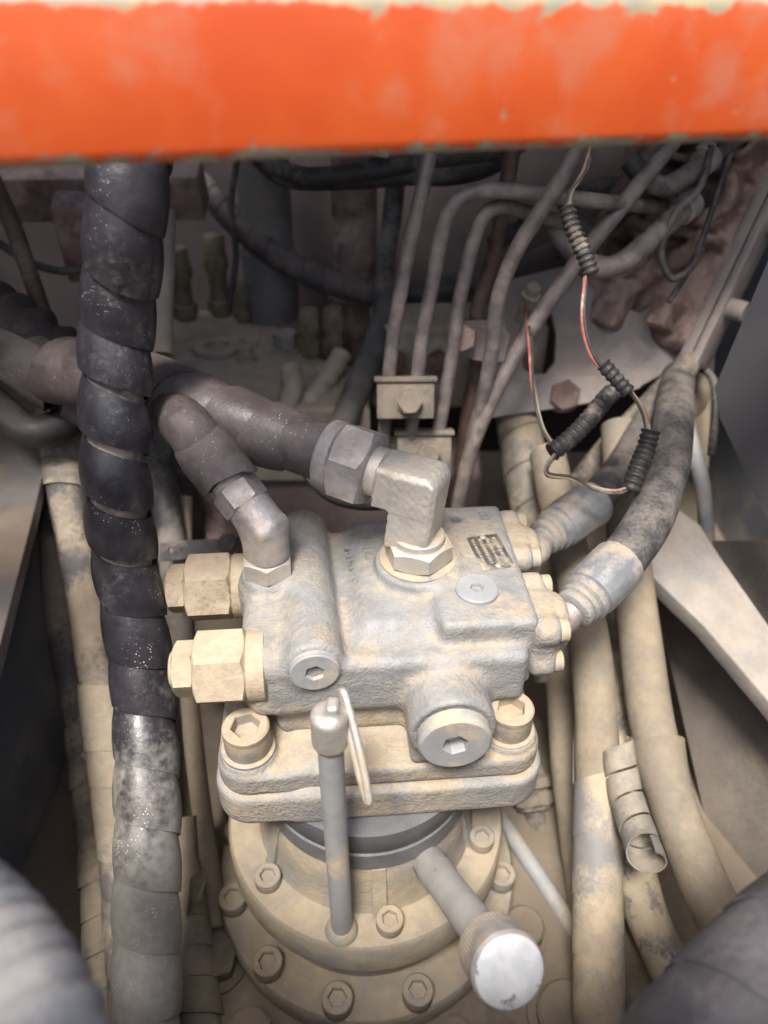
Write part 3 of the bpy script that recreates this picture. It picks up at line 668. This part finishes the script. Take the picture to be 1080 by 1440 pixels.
part('hex_nut', xf(hexnut(.0195, .012), Mq @ frame((0, 0, .025), (0, 0, 1))), M_RUBG, part_ft, 25)

# --- two hoses with crimped ends on the port flanges
def port_hose(MF, label, pts, R):
    p0 = MF[:3, 3] + MF[:3, 2] * .014; P = [at(*p) for p in pts]
    q = spline([p0, MF[:3, 3] + MF[:3, 2] * .024 + np.array([0, 0, .001]), P[0], P[1]], 10)
    t = thing('port_hose', label, 'hose', p0)
    part('neck', tube(q[:24], .0088, 22), M_STEEL, t)
    ax = P[1] - P[0]; L = np.linalg.norm(ax); Mc = frame(P[0], ax)
    part('ring', xf(lathe([(.0105, -.006), (.0130, -.0045), (.0130, -.001), (.0115, 0), (.0140, .001), (.0140, .004), (.0125, .005)], 32), Mc), M_TAN, t)
    a = ang(48); cr = 1 - .03 * (np.cos(a * 8) > .75)
    ring = lambda r, z: np.stack([r * np.cos(a), r * np.sin(a), np.full(48, z)], 1)
    part('crimp_ferrule', xf(loft([ring(np.full(48, .0128), .004), ring(np.full(48, .0158), .006), ring(np.full(48, .0158), .0105), ring(np.full(48, .0148), .0115), ring(.0166 * cr, .0125), ring(.0172 * cr, .02), ring(.0172 * cr, L - .003), ring(.0164 * cr, L)]), Mc), grime('grey_ferrule', (.25, .26, .28), (.32, .33, .34), TAN, .40, .1, .45, .4, scale=70, bump=.2), t, 30)
    h = part('hose_body', lumpy(spline([P[1] - ax / L * .004] + P[1:], 12), R, 26, .008), M_RUBG if False else grime('dusty_black_hose', (.05, .048, .05), (.075, .07, .07), (.17, .15, .13), .40, .2, .62, scale=60, dscale=30, bump=.4, bscale=900, fw=.4, edge=.16), t)
    return t
port_hose(MF2, 'black hose with grey crimped ferrule curving up from the front port flange', [(812, 852, .452), (873, 790, .47), (912, 733, .492), (938, 660, .525), (946, 600, .565), (950, 555, .63), (955, 515, .73), (960, 470, .80)], .0150)
port_hose(MF1, 'black hose with grey crimped ferrule leaving the rear port flange', [(770, 752, .527), (836, 706, .55), (872, 668, .58), (905, 610, .64), (930, 560, .70), (945, 500, .78)], .0150)

# --- hoses at right above the arm
hose('grey_hose', 'pale grey hose crossing under the bracket corner', 'hose', [(800, 700, .72), (835, 655, .70), (880, 605, .68), (930, 555, .665), (965, 515, .67), (985, 470, .70), (1000, 400, .75)], .0118, M_RUBG)
hose('grey_hose', 'slim grey hose arching down towards the light grey arm', 'hose', [(945, 545, .66), (962, 590, .64), (980, 650, .635), (990, 700, .65), (994, 770, .68), (992, 850, .71)], .0068, M_PLUG)
hose('looped_hose', 'small tan hose looped beside the grey side panel', 'hose', [(935, 610, .76), (962, 590, .74), (982, 565, .725), (984, 540, .72), (965, 520, .73), (940, 515, .75)], .0085, M_HOSET)
hose('upright_tube', 'upright tan tube in the gap beside bracket and side panel', 'pipe', [(1004, 380, .80), (996, 440, .78), (990, 500, .76), (985, 570, .74), (980, 660, .72)], .0105, M_HOSET)
hose('black_cable', 'thin black cable bent against the grey side panel', 'cable', [(960, 520, .70), (985, 518, .69), (1003, 535, .68), (1006, 570, .675), (1000, 640, .67)], .0035, M_RUB)

# --- light grey arm and side panels on the right
pA, pB = at(925, 745, .63), at(1100, 935, .56)
ax = pB - pA; Marm = frame(at(1000, 850, .60), np.cross(ax, np.cross((0.25, -.35, .9), ax)), ax)
nrm = np.cross(ax, np.cross((0.15, -.42, .9), ax)); nrm /= np.linalg.norm(nrm)
Marm = frame(at(1000, 850, .60), nrm, ax)
single('support_arm', plate([px_loop([(890, 770), (955, 716), (985, 738), (1015, 785), (1075, 870), (1140, 960), (1190, 1050), (1180, 1110), (1080, 985), (990, 880), (915, 808)], Marm)], .017, Marm, .0016), M_ARM, 'light grey painted steel arm sloping down from behind the curved hoses', 'bracket', None, 30)
Mpn = frame(at(1050, 600, .56), (-.93, -.36, .02), (0, 0, 1))
single('cover_sheet', plate([px_loop([(1086, 350), (1004, 545), (1012, 590), (1040, 650), (1090, 760), (1200, 940), (1260, 940), (1260, 350)], Mpn)], .006, Mpn, .001), grime('grey_side_panel', (.085, .085, .094), (.10, .097, .104), (.14, .13, .122), .36, .2, .5, scale=12, bump=.08), 'dark grey angled side panel standing beside the curved hoses', 'panel')
Mlo = frame(at(1010, 1080, .64), (-.86, -.35, .38), (0, 0, 1))
single('lower_panel', plate([px_loop([(912, 800), (925, 860), (975, 1080), (1030, 1330), (1060, 1480), (1330, 1480), (1330, 760), (1000, 760)], Mlo)], .006, Mlo, .001), M_BROWN, 'large dull brown panel below the light grey arm', 'panel')

# --- ledge on the left
zl = .235
poly = [(-.246, .128), (-.207, -.035), (-.195, -.10), (-.25, -.30), (-.60, -.30), (-.60, .34), (-.29, .30)]
single('side_ledge', plate([poly], .012, frame((0, 0, zl), (0, 0, 1), (1, 0, 0)), .0012), grime('worn_ledge', (.13, .125, .127), (.10, .094, .095), (.13, .102, .078), .46, .2, .5, scale=16, dscale=9, bump=.12), 'bare grey steel ledge beside the dusty hoses', 'ledge')

# --- floor fasteners
def floor_bolt(px, py, R, h, label, round_=False):
    p = atZ(px, py, FLOOR_Z + h); p[2] = FLOOR_Z
    t = thing('floor_bolt', label, 'bolt', p)
    part('washer', lathe([(R * 1.28, 0), (R * 1.28, .0025), (R * 1.2, .003)], 30, frame(p, (0, 0, 1))), M_FLOOR, t)
    part('head', xf(lathe([(R, 0), (R, h - .002), (R * .9, h)], 30) if round_ else hexnut(R, h), frame(p + np.array([0, 0, .003]), (0, 0, 1), (.8, .3, 0))), M_FLOOR, t, 25)
floor_bolt(302, 1345, .017, .012, 'dusty hex bolt head in the floor beside the torn floor hose')
floor_bolt(738, 1302, .0145, .014, 'dusty round bolt head in the floor behind the filler cap', True)
floor_bolt(350, 1448, .015, .012, 'dusty hex bolt head at the front rim of the lower flange ring')
floor_bolt(800, 1425, .022, .006, 'broad flat bolt head in the floor beside the taped hose', True)
floor_bolt(640, 1462, .015, .010, 'dusty hex bolt head in the floor under the filler cap')
# dark strip of links behind the valves
t = thing('link_strip', 'dark drilled strip behind the upper hex relief valve', 'strip', at(290, 772, .60))
Ms = frame(at(290, 770, .60), (0, -.8, .6), (1, .05, 0))
lps = [px_loop([(225, 762), (335, 756), (335, 780), (225, 790)], Ms)]
for x in (240, 258): lps.append([(np.array(px_loop([(x, 774)], Ms)[0]) + .0022 * np.array([math.cos(q), math.sin(q)])) for q in ang(10)])
part('strip', plate(lps, .004, Ms, .0005), M_RUB, t)
part('bolt_head', xf(hexnut(.008, .006), Ms @ frame((.018, .004, 0), (0, 0, 1))), M_RUB, t, 25)

# ================================================================== rigid pipes behind the motor
GP = None
def ypath(pts, k=10): return spline([atY(*p) for p in pts], k)
def pipe(label, pts, R, mat=None, seed=0):
    return single('steel_pipe', lumpy(ypath(pts), R, 16, .006, .004, seed), mat or M_PIPE, label, 'pipe')
pipe('straight oily steel pipe entering the upper clamp block at its outer hole', [(604, 215, .245), (594, 265, .24), (576, 345, .235), (560, 430, .23), (552, 480, .23), (546, 540, .23), (541, 600, .23), (536, 680, .23)], .0055)
pipe('steel pipe with worn shiny bend above the clamp blocks', [(1010, 300, .43), (930, 292, .33), (850, 284, .262), (780, 276, .255), (720, 269, .25), (672, 269, .246), (640, 285, .242), (622, 325, .24), (608, 400, .237), (594, 470, .234), (586, 540, .232), (578, 610, .23), (572, 690, .23)], .0056)
pipe('bent steel pipe entering the lower clamp block', [(830, 322, .30), (790, 312, .285), (740, 298, .27), (705, 291, .262), (682, 302, .257), (664, 345, .252), (645, 430, .247), (634, 510, .244), (620, 590, .24), (612, 640, .238), (606, 700, .236)], .0056)
pipe('reddish brown pipe kinked behind the bracket bolt', [(726, 180, .33), (716, 240, .33), (706, 300, .325), (694, 360, .32), (676, 420, .31), (670, 445, .30), (676, 470, .295), (668, 530, .29), (655, 600, .285), (644, 690, .28), (634, 770, .275)], .0066, M_PIPER)
pipe('long scratched steel pipe crossing in front of the bends', [(818, 195, .235), (792, 245, .233), (762, 295, .232), (730, 345, .232), (706, 400, .233), (697, 440, .234), (692, 490, .236), (680, 555, .24), (664, 620, .243), (650, 700, .245), (638, 770, .247)], .0060)
pipe('straight slanting steel pipe crossing the bracket slot', [(950, 195, .30), (866, 300, .275), (826, 350, .268), (790, 398, .26), (750, 458, .252), (712, 522, .245), (684, 578, .24), (662, 635, .236), (646, 700, .234), (632, 770, .232)], .0064)
pipe('brown rusty pipe slanting towards the rusty casting', [(935, 190, .36), (900, 235, .35), (862, 290, .34), (836, 335, .335), (815, 375, .33)], .0095, M_PIPER)
def clamp(pxa, name, bolt, label):
    c = atY(*pxa); t = thing('clamp_block', label, 'clamp', c)
    Mc = frame(c, (0.02, -.92, .39), (1, .05, .0))
    part('block', xf(rbox(.046, .030, .018, .0012), Mc @ frame((0, 0, -.004), (0, 0, 1), (1, 0, 0))), M_CLAMP, t)
    part('cover_plate', xf(rbox(.050, .004, .022, .0006), Mc @ frame((0, .0165, -.003), (0, 0, 1), (1, 0, 0))), M_CLAMP, t)
    part('washer', xf(lathe([(.0115, 0), (.0115, .0015), (.0108, .002)], 24), Mc @ frame((.003, -.001, .005), (0, 0, 1))), M_CLAMP, t)
    part('hex_bolt', xf(hexnut(.0098, .008), Mc @ frame((.003, -.001, .007), (0, 0, 1))), M_CLAMP, t, 25)
clamp((570, 562, .222), '', 0, 'upper brown clamp block with hex bolt holding two steel pipes')
clamp((596, 635, .226), '', 0, 'lower brown clamp block with hex bolt just behind the motor')
t = thing('pipe_bracket', 'dark bent bracket with brown hex bolt holding the crossing pipes', 'bracket', atY(665, 475, .285))
Mk = frame(atY(690, 480, .27), (.1, -.92, .35), (1, 0, 0))
part('bracket_plate', plate([px_loop([(640, 452), (712, 448), (716, 470), (704, 512), (672, 508), (642, 500)], Mk)], .005, Mk, .0008), M_PIPE, t)
part('side_plate', plate([px_loop([(700, 450), (716, 470), (708, 508), (692, 512)], Mk)], .012, Mk @ frame((0, 0, .004), (0, 0, 1), (1, 0, 0)), .001), M_BRKT, t)
part('hex_bolt', xf(hexnut(.0115, .012), frame(atY(652, 474, .262), (-.2, -.9, .3))), grime('brown_bolt', (.24, .16, .13), (.28, .2, .16), (.32, .26, .2), .4, .2, .5, scale=80, bump=.1), t, 25)

# --- bracket plate with slot and hex bolt
Mb_ = frame(atY(830, 500, .33), (-.05, -.88, .47), (1, -.03, 0))
slot = [(752, 398), (738, 420), (732, 470), (736, 518), (748, 527), (768, 525), (780, 508), (782, 470), (774, 435)]
outer = [(690, 430), (720, 392), (800, 372), (850, 420), (900, 440), (935, 420), (1000, 360), (1052, 330), (1062, 346), (1010, 412), (968, 454), (974, 492), (930, 528), (890, 550), (840, 556), (760, 570), (692, 586), (660, 590), (660, 545), (690, 540)]
bkt = thing('bracket', 'grey mounting bracket with slot and big hex bolt below the rusty casting', 'bracket', atY(792, 585, .33))
part('web', plate([px_loop(outer, Mb_), px_loop(slot, Mb_)], .008, Mb_, .0012), M_BRKT, bkt, 30)
Mfl = Mb_ @ frame((0, 0, .0088), (0, 0, 1), (1, 0, 0))
part('lower_flange', plate([px_loop([(652, 552), (700, 540), (800, 530), (880, 528), (902, 545), (858, 562), (800, 572), (730, 582), (652, 594)], Mfl)], .008, Mfl, .001), M_BRKT, bkt, 30)
Mf2 = Mb_ @ frame((0, 0, .010), (0, 0, 1), (1, 0, 0))
part('edge_strip', plate([px_loop([(970, 448), (1010, 405), (1062, 342), (1055, 332), (1000, 392), (958, 436)], Mf2)], .012, Mf2, .001), M_ARM, bkt, 30)
Mo = frame(atY(792, 556, .312), (-.05, -.88, .47), (.9, 0, .4))
bw_ = part('washer', xf(lathe([(.0165, -.006), (.0165, .001), (.015, .002)], 30), Mo), M_RUST, bkt)
part('hex_bolt', xf(hexnut(.0145, .011), Mo @ frame((0, 0, .002), (0, 0, 1))), M_PIPER, bkt, 25)
part('sensor', xf(lathe([(.006, -.02), (.006, 0), (.0085, .001), (.0085, .012), (.006, .013), (.006, .02)], 20), frame(atY(742, 428, .318), (0.1, -.4, .9))), M_BACK, bkt)

# --- rusty casting with bolted rim, upper right
rc0 = at(962, 285, .675); e_up = at(1045, 200, .665) - at(905, 430, .665); Mr = frame(rc0, (-.62, -.62, .48), e_up)
def rusty(P):
    d = sbox(P, (0, .005, -.02), (.125, .066, .022), .01)
    for x, y, r, h in ((-.062, .020, .026, .040), (.004, -.022, .030, .030), (.066, .022, .026, .036), (-.010, .040, .018, .048), (.045, -.040, .015, .042), (.095, -.015, .016, .030)):
        d = smin(d, scyl(P, (x, y, -.01), (x, y, h), r, .006), .010)
    d = smin(d, sbox(P, (-.105, .022, .012), (.022, .024, .024), .005), .006)
    d = smin(d, sbox(P, (-.098, -.034, .006), (.014, .010, .022), .003), .006)
    d = smin(d, scyl(P, (-.118, .036, .018), (-.035, -.040, .020), .009, .003), .006)
    d = smin(d, scyl(P, (.02, .055, .015), (.11, .010, .020), .008, .003), .006)
    d = smin(d, sbox(P, (-.02, .056, .004), (.085, .007, .022), .003), .006)
    d = smin(d, sbox(P, (.030, .002, .004), (.004, .055, .020), .002), .005)
    d = smin(d, sbox(P, (-.030, -.005, .004), (.004, .050, .018), .002), .005)
    for x, y, r in ((-.062, .020, .015), (.004, -.022, .018), (.066, .022, .013), (-.010, .040, .009), (.045, -.040, .007)):
        d = smax(d, -scyl(P, (x, y, .004), (x, y, .07), r, .002), .004)
    return d + .0018 * np.sin(P[..., 0] * 95 + 2 * np.sin(P[..., 1] * 80)) * np.sin(P[..., 1] * 105 + 1) * np.sin(P[..., 2] * 120 + 1) + .0007 * np.sin(P[..., 0] * 330) * np.sin(P[..., 1] * 350) * np.sin(P[..., 2] * 310)
rt = thing('engine_casting', 'rusty brown oily casting with bolted pale rim', 'engine part', rc0)
part('casting', xf(surface_nets(rusty, (-.16, -.09, -.05), (.15, .09, .065), .0020), Mr), grime('reddish_casting', (.115, .07, .06), (.20, .13, .11), (.33, .245, .205), .42, .35, .46, scale=35, dscale=28, bump=.7, bscale=300), rt, 70)
for k in range(2):
    part('rim', xf(rbox(.25, .010 - .002 * k, .022 + .01 * k, .002), Mr @ frame((-.005, -.062 - .0105 * k, -.008 - .003 * k), (0, 0, 1), (1, 0, 0))), M_BRKT, rt)
for x in (-.075, .0, .075):
    part('rim_bolt', xf(lathe([(.009, 0), (.009, .014), (.008, .015)], 20), Mr @ frame((x, -.076, -.008), (0, -1, 0))), M_BRKT, rt)
def lughose(label, pts, R, mat, name='rubber_hose'): return single(name, lumpy(px_path([(a, b, c - .065) for a, b, c in pts]), R, 18, .01, .004), mat, label, 'hose')
lughose('grey rubber hose drooping across in front of the rusty casting', [(770, 300, .66), (800, 345, .655), (832, 372, .65), (865, 374, .648), (900, 350, .65), (935, 318, .655), (965, 292, .67)], .0085, M_PIPE)
lughose('dark hose curling over the top of the rusty casting', [(885, 225, .64), (905, 248, .64), (935, 262, .64), (975, 240, .645), (1005, 215, .65), (1040, 190, .66)], .0078, M_RUB)
lughose('dark hose joining a clamp on the rusty casting', [(690, 345, .76), (770, 300, .73), (840, 265, .70), (872, 262, .69), (900, 245, .685), (925, 215, .68), (940, 180, .68)], .0080, M_RUB)

# --- spiral-cut hose sagging across the back
wh = px_path([(235, 215, .80), (285, 262, .80), (330, 312, .79), (385, 358, .785), (440, 388, .78), (505, 408, .775), (570, 412, .775), (640, 404, .78), (710, 386, .785), (770, 362, .79), (830, 330, .80)])
t = thing('ribbed_loom', 'ring-cut black loom sagging across behind the steel pipes', 'hose', wh[40])
part('loom_body', tube(wh, .0115, 20), M_RUB, t)
part('loom_rings', ribbon(wh, .0118, .0225, .94, .0012, 1, .2, 26, 3, .0002, .0002), grime('loom_plastic', (.055, .047, .046), (.07, .06, .057), (.13, .105, .095), .45, .2, .5, scale=50, bump=.15), t)
for i, (lab, pts, R) in enumerate((('upper black cable slung under the orange beam', [(330, 180, .66), (380, 228, .66), (430, 248, .655), (520, 240, .65), (600, 226, .65), (700, 212, .65)], .008),
        ('lower sagging black cable slung under the orange beam', [(340, 190, .67), (395, 245, .67), (470, 252, .665), (560, 246, .66), (640, 240, .66), (690, 225, .66)], .0095),
        ('thick black cable bundled below the orange beam', [(520, 232, .68), (580, 245, .675), (640, 246, .67), (690, 232, .67), (730, 200, .67)], .009))):
    single('cable', tube(px_path(pts), R, 14), M_RUB, lab, 'cable')
single('flat_hose', tube(px_path([(556, 400, .74), (540, 450, .72), (520, 505, .70), (497, 560, .68), (474, 615, .66)]), .0125, 18), grime('blue_grey_hose', (.06, .065, .07), (.075, .08, .085), (.13, .12, .11), .4, .1, .6, scale=40), 'blue grey hose slanting behind the thick pressure hose', 'hose')

# --- valve block and cylinder far behind
zb = .235
Mz = frame((0, 0, zb), (0, 0, 1), (1, 0, 0))
vb = thing('valve_block', 'olive grey control valve casting with open hole behind the pressure hose', 'valve', atZ(330, 520, zb - .09))
part('block', plate([px_loop([(238, 450), (262, 436), (335, 436), (372, 452), (420, 470), (436, 500), (520, 520), (520, 575), (300, 575), (245, 520)], Mz)], .08, Mz, .004), M_BACK, vb, 40)
def boss(P):
    d = scyl(P, (0, 0, -.06), (0, 0, .008), .026, .004); d = smin(d, sbox(P, (.02, .03, -.03), (.022, .03, .032), .006), .012)
    return smax(d, -scyl(P, (0, 0, -.02), (0, 0, .03), .0125, .001), .002)
cb = atZ(305, 482, zb + .008)
part('port_boss', xf(surface_nets(boss, (-.035, -.035, -.07), (.05, .07, .02), .002), frame((cb[0], cb[1], zb), (0, 0, 1), (1, 0, 0))), M_BACK, vb, 60)
cbolt = atZ(402, 492, zb)
def hexb(c, R, h, mat, parent, name='bolt'):
    w = part(name, lathe([(R * 1.25, 0), (R * 1.25, .003), (R, .0035)], 24, frame(c, (0, 0, 1))), mat, parent)
    part('hex_head', xf(hexnut(R, h), frame(np.asarray(c) + (0, 0, .0035), (0, 0, 1), (.9, .3, 0))), mat, w, 25)
hexb(cbolt, .013, .016, M_BACK, vb)
c1 = atZ(385, 445, zb)
single('grey_cylinder', lathe([(.030, 0), (.030, .075), (.0275, .078), (.0275, .30), (.030, .302), (.030, .34)], 36, frame((c1[0], c1[1], zb), (0, 0, 1))), grime('grey_cylinder', (.15, .15, .155), (.18, .175, .17), (.22, .19, .165), .4, .1, .45, scale=25), 'upright plain grey cylinder behind the sagging loom', 'cylinder')
c2 = atZ(500, 450, zb)
single('rusty_cylinder', lathe([(.026, -.08), (.026, .02), (.030, .022), (.030, .03), (.024, .032), (.024, .34)], 32, frame((c2[0], c2[1], zb), (0, 0, 1))), M_RUST, 'dark rusty upright cylinder far behind the steel pipes', 'cylinder')
def upfit(px, py, R, h, label, mat):
    c = atZ(px, py, zb); c[2] = zb
    t = thing('hydraulic_fitting', label, 'fitting', c)
    part('stem', lathe([(R * .72, 0), (R * .72, h)], 20, frame(c, (0, 0, 1))), mat, t)
    part('hex_nut', xf(hexnut(R, .014), frame(c + np.array([0, 0, .004]), (0, 0, 1), (1, .3, 0))), mat, t, 25)
    part('top_nut', xf(hexnut(R * .95, .016), frame(c + np.array([0, 0, h * .6]), (0, 0, 1), (1, .5, 0))), mat, t, 25)
    part('collar', lathe([(R * .82, h * .6 + .016), (R * .82, h), (R * .7, h + .004)], 20, frame(c, (0, 0, 1))), mat, t)
M_OLV = grime('olive_fitting', (.16, .135, .085), (.2, .165, .1), (.2, .165, .125), .4, .2, .5, .2, scale=60)
upfit(262, 448, .0145, .075, 'stubby olive fitting on the valve block beside the black bundle', M_OLV)
upfit(312, 442, .0145, .085, 'taller olive fitting on the valve block', M_OLV)
upfit(343, 452, .010, .04, 'short slim fitting beside the grey cylinder foot', M_OLV)
upfit(437, 500, .0125, .045, 'olive fitting nearest the valve block bolt', M_OLV)
upfit(470, 500, .0125, .047, 'rust coloured fitting beside the rusty cylinder', M_PIPER)
hose('grey_strip', 'flat pale olive strut squeezed behind the black bundle', 'strut', [(232, 300, .62), (230, 380, .61), (228, 440, .605), (228, 500, .60)], .009, M_BACK)
for lab, p in (('first pale bent tube below the valve block', [(408, 520, .70), (412, 545, .69), (400, 580, .68), (385, 610, .67)]), ('pale ringed tube beside the blue grey hose', [(480, 500, .73), (462, 530, .715), (440, 560, .70), (415, 590, .69)])):
    single('bent_tube', corrugated(px_path(p), .0105, .016, .0012, 16), M_BACK, lab, 'pipe')

# --- things in the dark upper left corner
single('brown_box', rbox(.035, .03, .075, .004, frame(at(116, 335, .66), (0.1, -.3, .95), (.9, .1, 0)), 3), M_RUST, 'rusty box hanging behind the black bundle', 'box')
single('brown_beam', rbox(.35, .04, .045, .003, frame(at(30, 268, .72), (0, -.3, .95), (1, .05, 0))), M_RUST, 'dark rusty crosspiece under the orange beam', 'beam')
hose('steel_rod', 'thin brown rod leaning above the fat ribbed hose', 'rod', [(-20, 230, .60), (15, 310, .60), (40, 380, .605), (64, 450, .61)], .0068, M_PIPER)
single('ribbed_hose', corrugated(px_path([(-140, 420, .56), (-40, 440, .555), (30, 480, .55), (80, 515, .56), (130, 545, .585), (180, 560, .62)]), .031, .018, .0055, 26), M_DRUB, 'fat dark ribbed hose entering behind the black bundle', 'hose')
hose('rubber_hose', 'smooth dark rubber hose curving under the fat ribbed hose', 'hose', [(-60, 520, .56), (0, 575, .555), (40, 605, .552), (80, 600, .56), (115, 575, .575), (150, 550, .60)], .0125, M_DRUB)
fw_ = px_path([(10, 488, .545), (50, 505, .54), (95, 535, .55), (140, 560, .57), (180, 575, .60)])
t = thing('wide_sleeve', 'wide black spiral sleeve over the fat ribbed hose end', 'sleeve', fw_[0])
part('inner_hose', tube(fw_, .019, 24), M_RUB, t)
part('spiral_wrap', ribbon(fw_, .0235, .046, .80, .0016, 1, .5, 36, 6, .001, .003), M_WRAPB, t, 50)
hose('rubber_hose', 'brown hose hanging down behind the drain hose', 'hose', [(215, 560, .66), (225, 650, .65), (238, 740, .64), (250, 840, .63), (255, 960, .62)], .0125, M_RUB)
hose('rubber_hose', 'dark hose hanging behind the thick pressure hose', 'hose', [(290, 560, .72), (300, 640, .71), (310, 720, .70), (315, 800, .69)], .017, M_RUST)
single('gear_case', rbox(.30, .06, .22, .008, frame(at(470, 740, .82), (0, -.2, .98), (1, 0, 0)), 3), M_DARK, 'dark oily housing in the gap behind the motor', 'housing')

# ================================================================== wires and loom
def wire(path, R, mat, parent): return part('wire', tube(path, R, 8), mat, parent)
def twin(parent, pts, off=.0011):
    p = px_path(pts, 10); T, N, B = frames(p); s = np.linspace(0, 5, len(p))
    o = off * (np.cos(s)[:, None] * N + np.sin(s)[:, None] * B)
    wire(p + o, .0010, M_WIRER, parent); wire(p - o, .0010, M_WIREB, parent)
    o2 = off * (np.cos(s + 1.6)[:, None] * N + np.sin(s + 1.6)[:, None] * B); wire(p + o2 * 1.1, .0008, M_WIREY, parent)
def loom(parent, pts, R, pitch, d): return part('conduit', corrugated(px_path(pts, 8), R, pitch, d, 18), M_WIREB, parent)
wt = thing('wiring_harness', 'red and black wire pair in cut lengths of black conduit', 'wire', at(880, 690, .50))
twin(wt, [(832, 205, .50), (822, 240, .50), (803, 268, .50), (799, 300, .50)])
loom(wt, [(797, 292, .50), (806, 322, .50), (819, 352, .50), (832, 386, .50)], .0058, .0042, .0014)
twin(wt, [(826, 375, .50), (823, 400, .50), (820, 440, .50), (824, 475, .50), (836, 505, .50), (852, 522, .50), (872, 540, .50), (890, 556, .50), (905, 580, .50), (912, 610, .50)])
loom(wt, [(848, 512, .497), (862, 528, .497), (884, 552, .497)], .0052, .0048, .0009)
loom(wt, [(915, 606, .50), (908, 632, .50), (896, 662, .495), (886, 690, .495)], .0066, .0042, .0013)
twin(wt, [(888, 685, .495), (866, 692, .49), (835, 686, .49), (805, 672, .495), (772, 668, .50), (770, 655, .51), (785, 635, .52)])
loom(wt, [(776, 636, .52), (800, 618, .522), (826, 592, .525), (848, 565, .53), (862, 550, .535)], .0068, .0050, .0010)
w2 = thing('wire_lead', 'thin red and black wires hanging in front of the bracket slot', 'wire', at(778, 632, .52))
twin(w2, [(741, 426, .645), (742, 452, .60), (746, 490, .56), (750, 550, .535), (762, 600, .525), (782, 632, .52)])

# ================================================================== more machinery in the shade
def rear_block(P):
    d = sbox(P, (0, 0, 0), (.085, .030, .045), .006)
    for x in (-.06, -.02, .02, .06):
        d = smin(d, scyl(P, (x, -.034, .012), (x, 0, .012), .0155, .003), .006)
        d = smin(d, sbox(P, (x, -.030, -.030), (.0035, .008, .016), .002), .004)
    return d
rk = atY(640, 500, .385)
rbk = thing('valve_section', 'ribbed brown valve section behind the row of steel pipes', 'valve', rk - np.array([0, 0, .045]))
part('casting', xf(surface_nets(rear_block, (-.10, -.05, -.06), (.10, .045, .06), .0022), frame(rk, (0, -.05, 1), (1, .04, 0))), M_BACK, rbk, 60)
for x in (-.06, -.02, .02, .06):
    part('spool_cap', xf(hexnut(.0105, .012), frame(rk + np.array([x, -.036, .012]), (0, -1, .05))), M_PIPER, rbk, 25)
# hose clamps and cables on the rusty casting
for lab, p0, p1, R in (('worm clamp where the drooping hose meets the rusty casting', (958, 297, .602), (972, 287, .610), .0112), ('ring clamp on the hose curling over the rusty casting', (985, 232, .581), (1000, 220, .584), .0102)):
    p0, p1 = at(*p0), at(*p1); t = thing('hose_clamp', lab, 'clamp', p0); L = np.linalg.norm(p1 - p0); Mc = frame(p0, p1 - p0)
    part('band', xf(lathe([(R - .001, 0), (R, .0005), (R, L - .0005), (R - .001, L)], 28), Mc), M_STEEL, t)
    part('screw', xf(rbox(.004, .011, L * .8, .0008), Mc @ frame((R + .001, 0, L / 2), (0, 0, 1), (1, 0, 0))), M_STEEL, t)
for lab, pts, R in (('thin black cable looping down the rusty casting', [(1000, 205, .57), (985, 262, .575), (950, 300, .58), (930, 352, .585), (945, 392, .59), (975, 372, .60), (990, 330, .61)], .0028),
        ('thin brown cable trailing along the casting rim', [(1030, 205, .59), (1012, 262, .595), (992, 322, .60), (968, 380, .61), (940, 425, .615)], .0024),
        ('thin cable dropping behind the grey cylinder', [(335, 215, .70), (325, 290, .71), (332, 360, .72), (322, 430, .73)], .003),
        ('thin black cable sagging across the dark corner behind the bundle', [(-20, 330, .64), (50, 372, .65), (110, 380, .66), (170, 350, .67), (240, 300, .68)], .0035)):
    single('cable', tube(px_path(pts), R, 10), M_RUB, lab, 'cable')
hose('rubber_hose', 'dark hose running up beside the rusty cylinder', 'hose', [(560, 210, .74), (552, 300, .74), (540, 380, .735), (536, 450, .73), (530, 540, .72)], .0095, M_RUB)
hose('rubber_hose', 'black hose drooping below the pressure hose nut', 'hose', [(440, 660, .62), (470, 690, .61), (520, 700, .61), (570, 690, .62), (620, 660, .64)], .0105, M_RUB)
u1 = thing('union_fitting', 'small steel union on the pipe foot behind the elbow', 'fitting', atY(602, 668, .236))
Mu = frame(atY(603, 676, .236), (0, -.1, 1))
part('body', xf(lathe([(.0085, -.03), (.0085, 0), (.0105, .001), (.0105, .008)], 20), Mu), M_BACK, u1)
part('hex_nut', xf(hexnut(.012, .012), Mu @ frame((0, 0, .006), (0, 0, 1))), M_BACK, u1, 25)
for x, y, lab in ((345, 505, 'small hex bolt on the valve block beside the port hole'), (455, 535, 'small hex bolt on the valve block behind the pressure hose')):
    c = atZ(x, y, zb); t = thing('hex_bolt', lab, 'bolt', c); hexb(c, .0085, .010, M_BACK, t, 'washer')
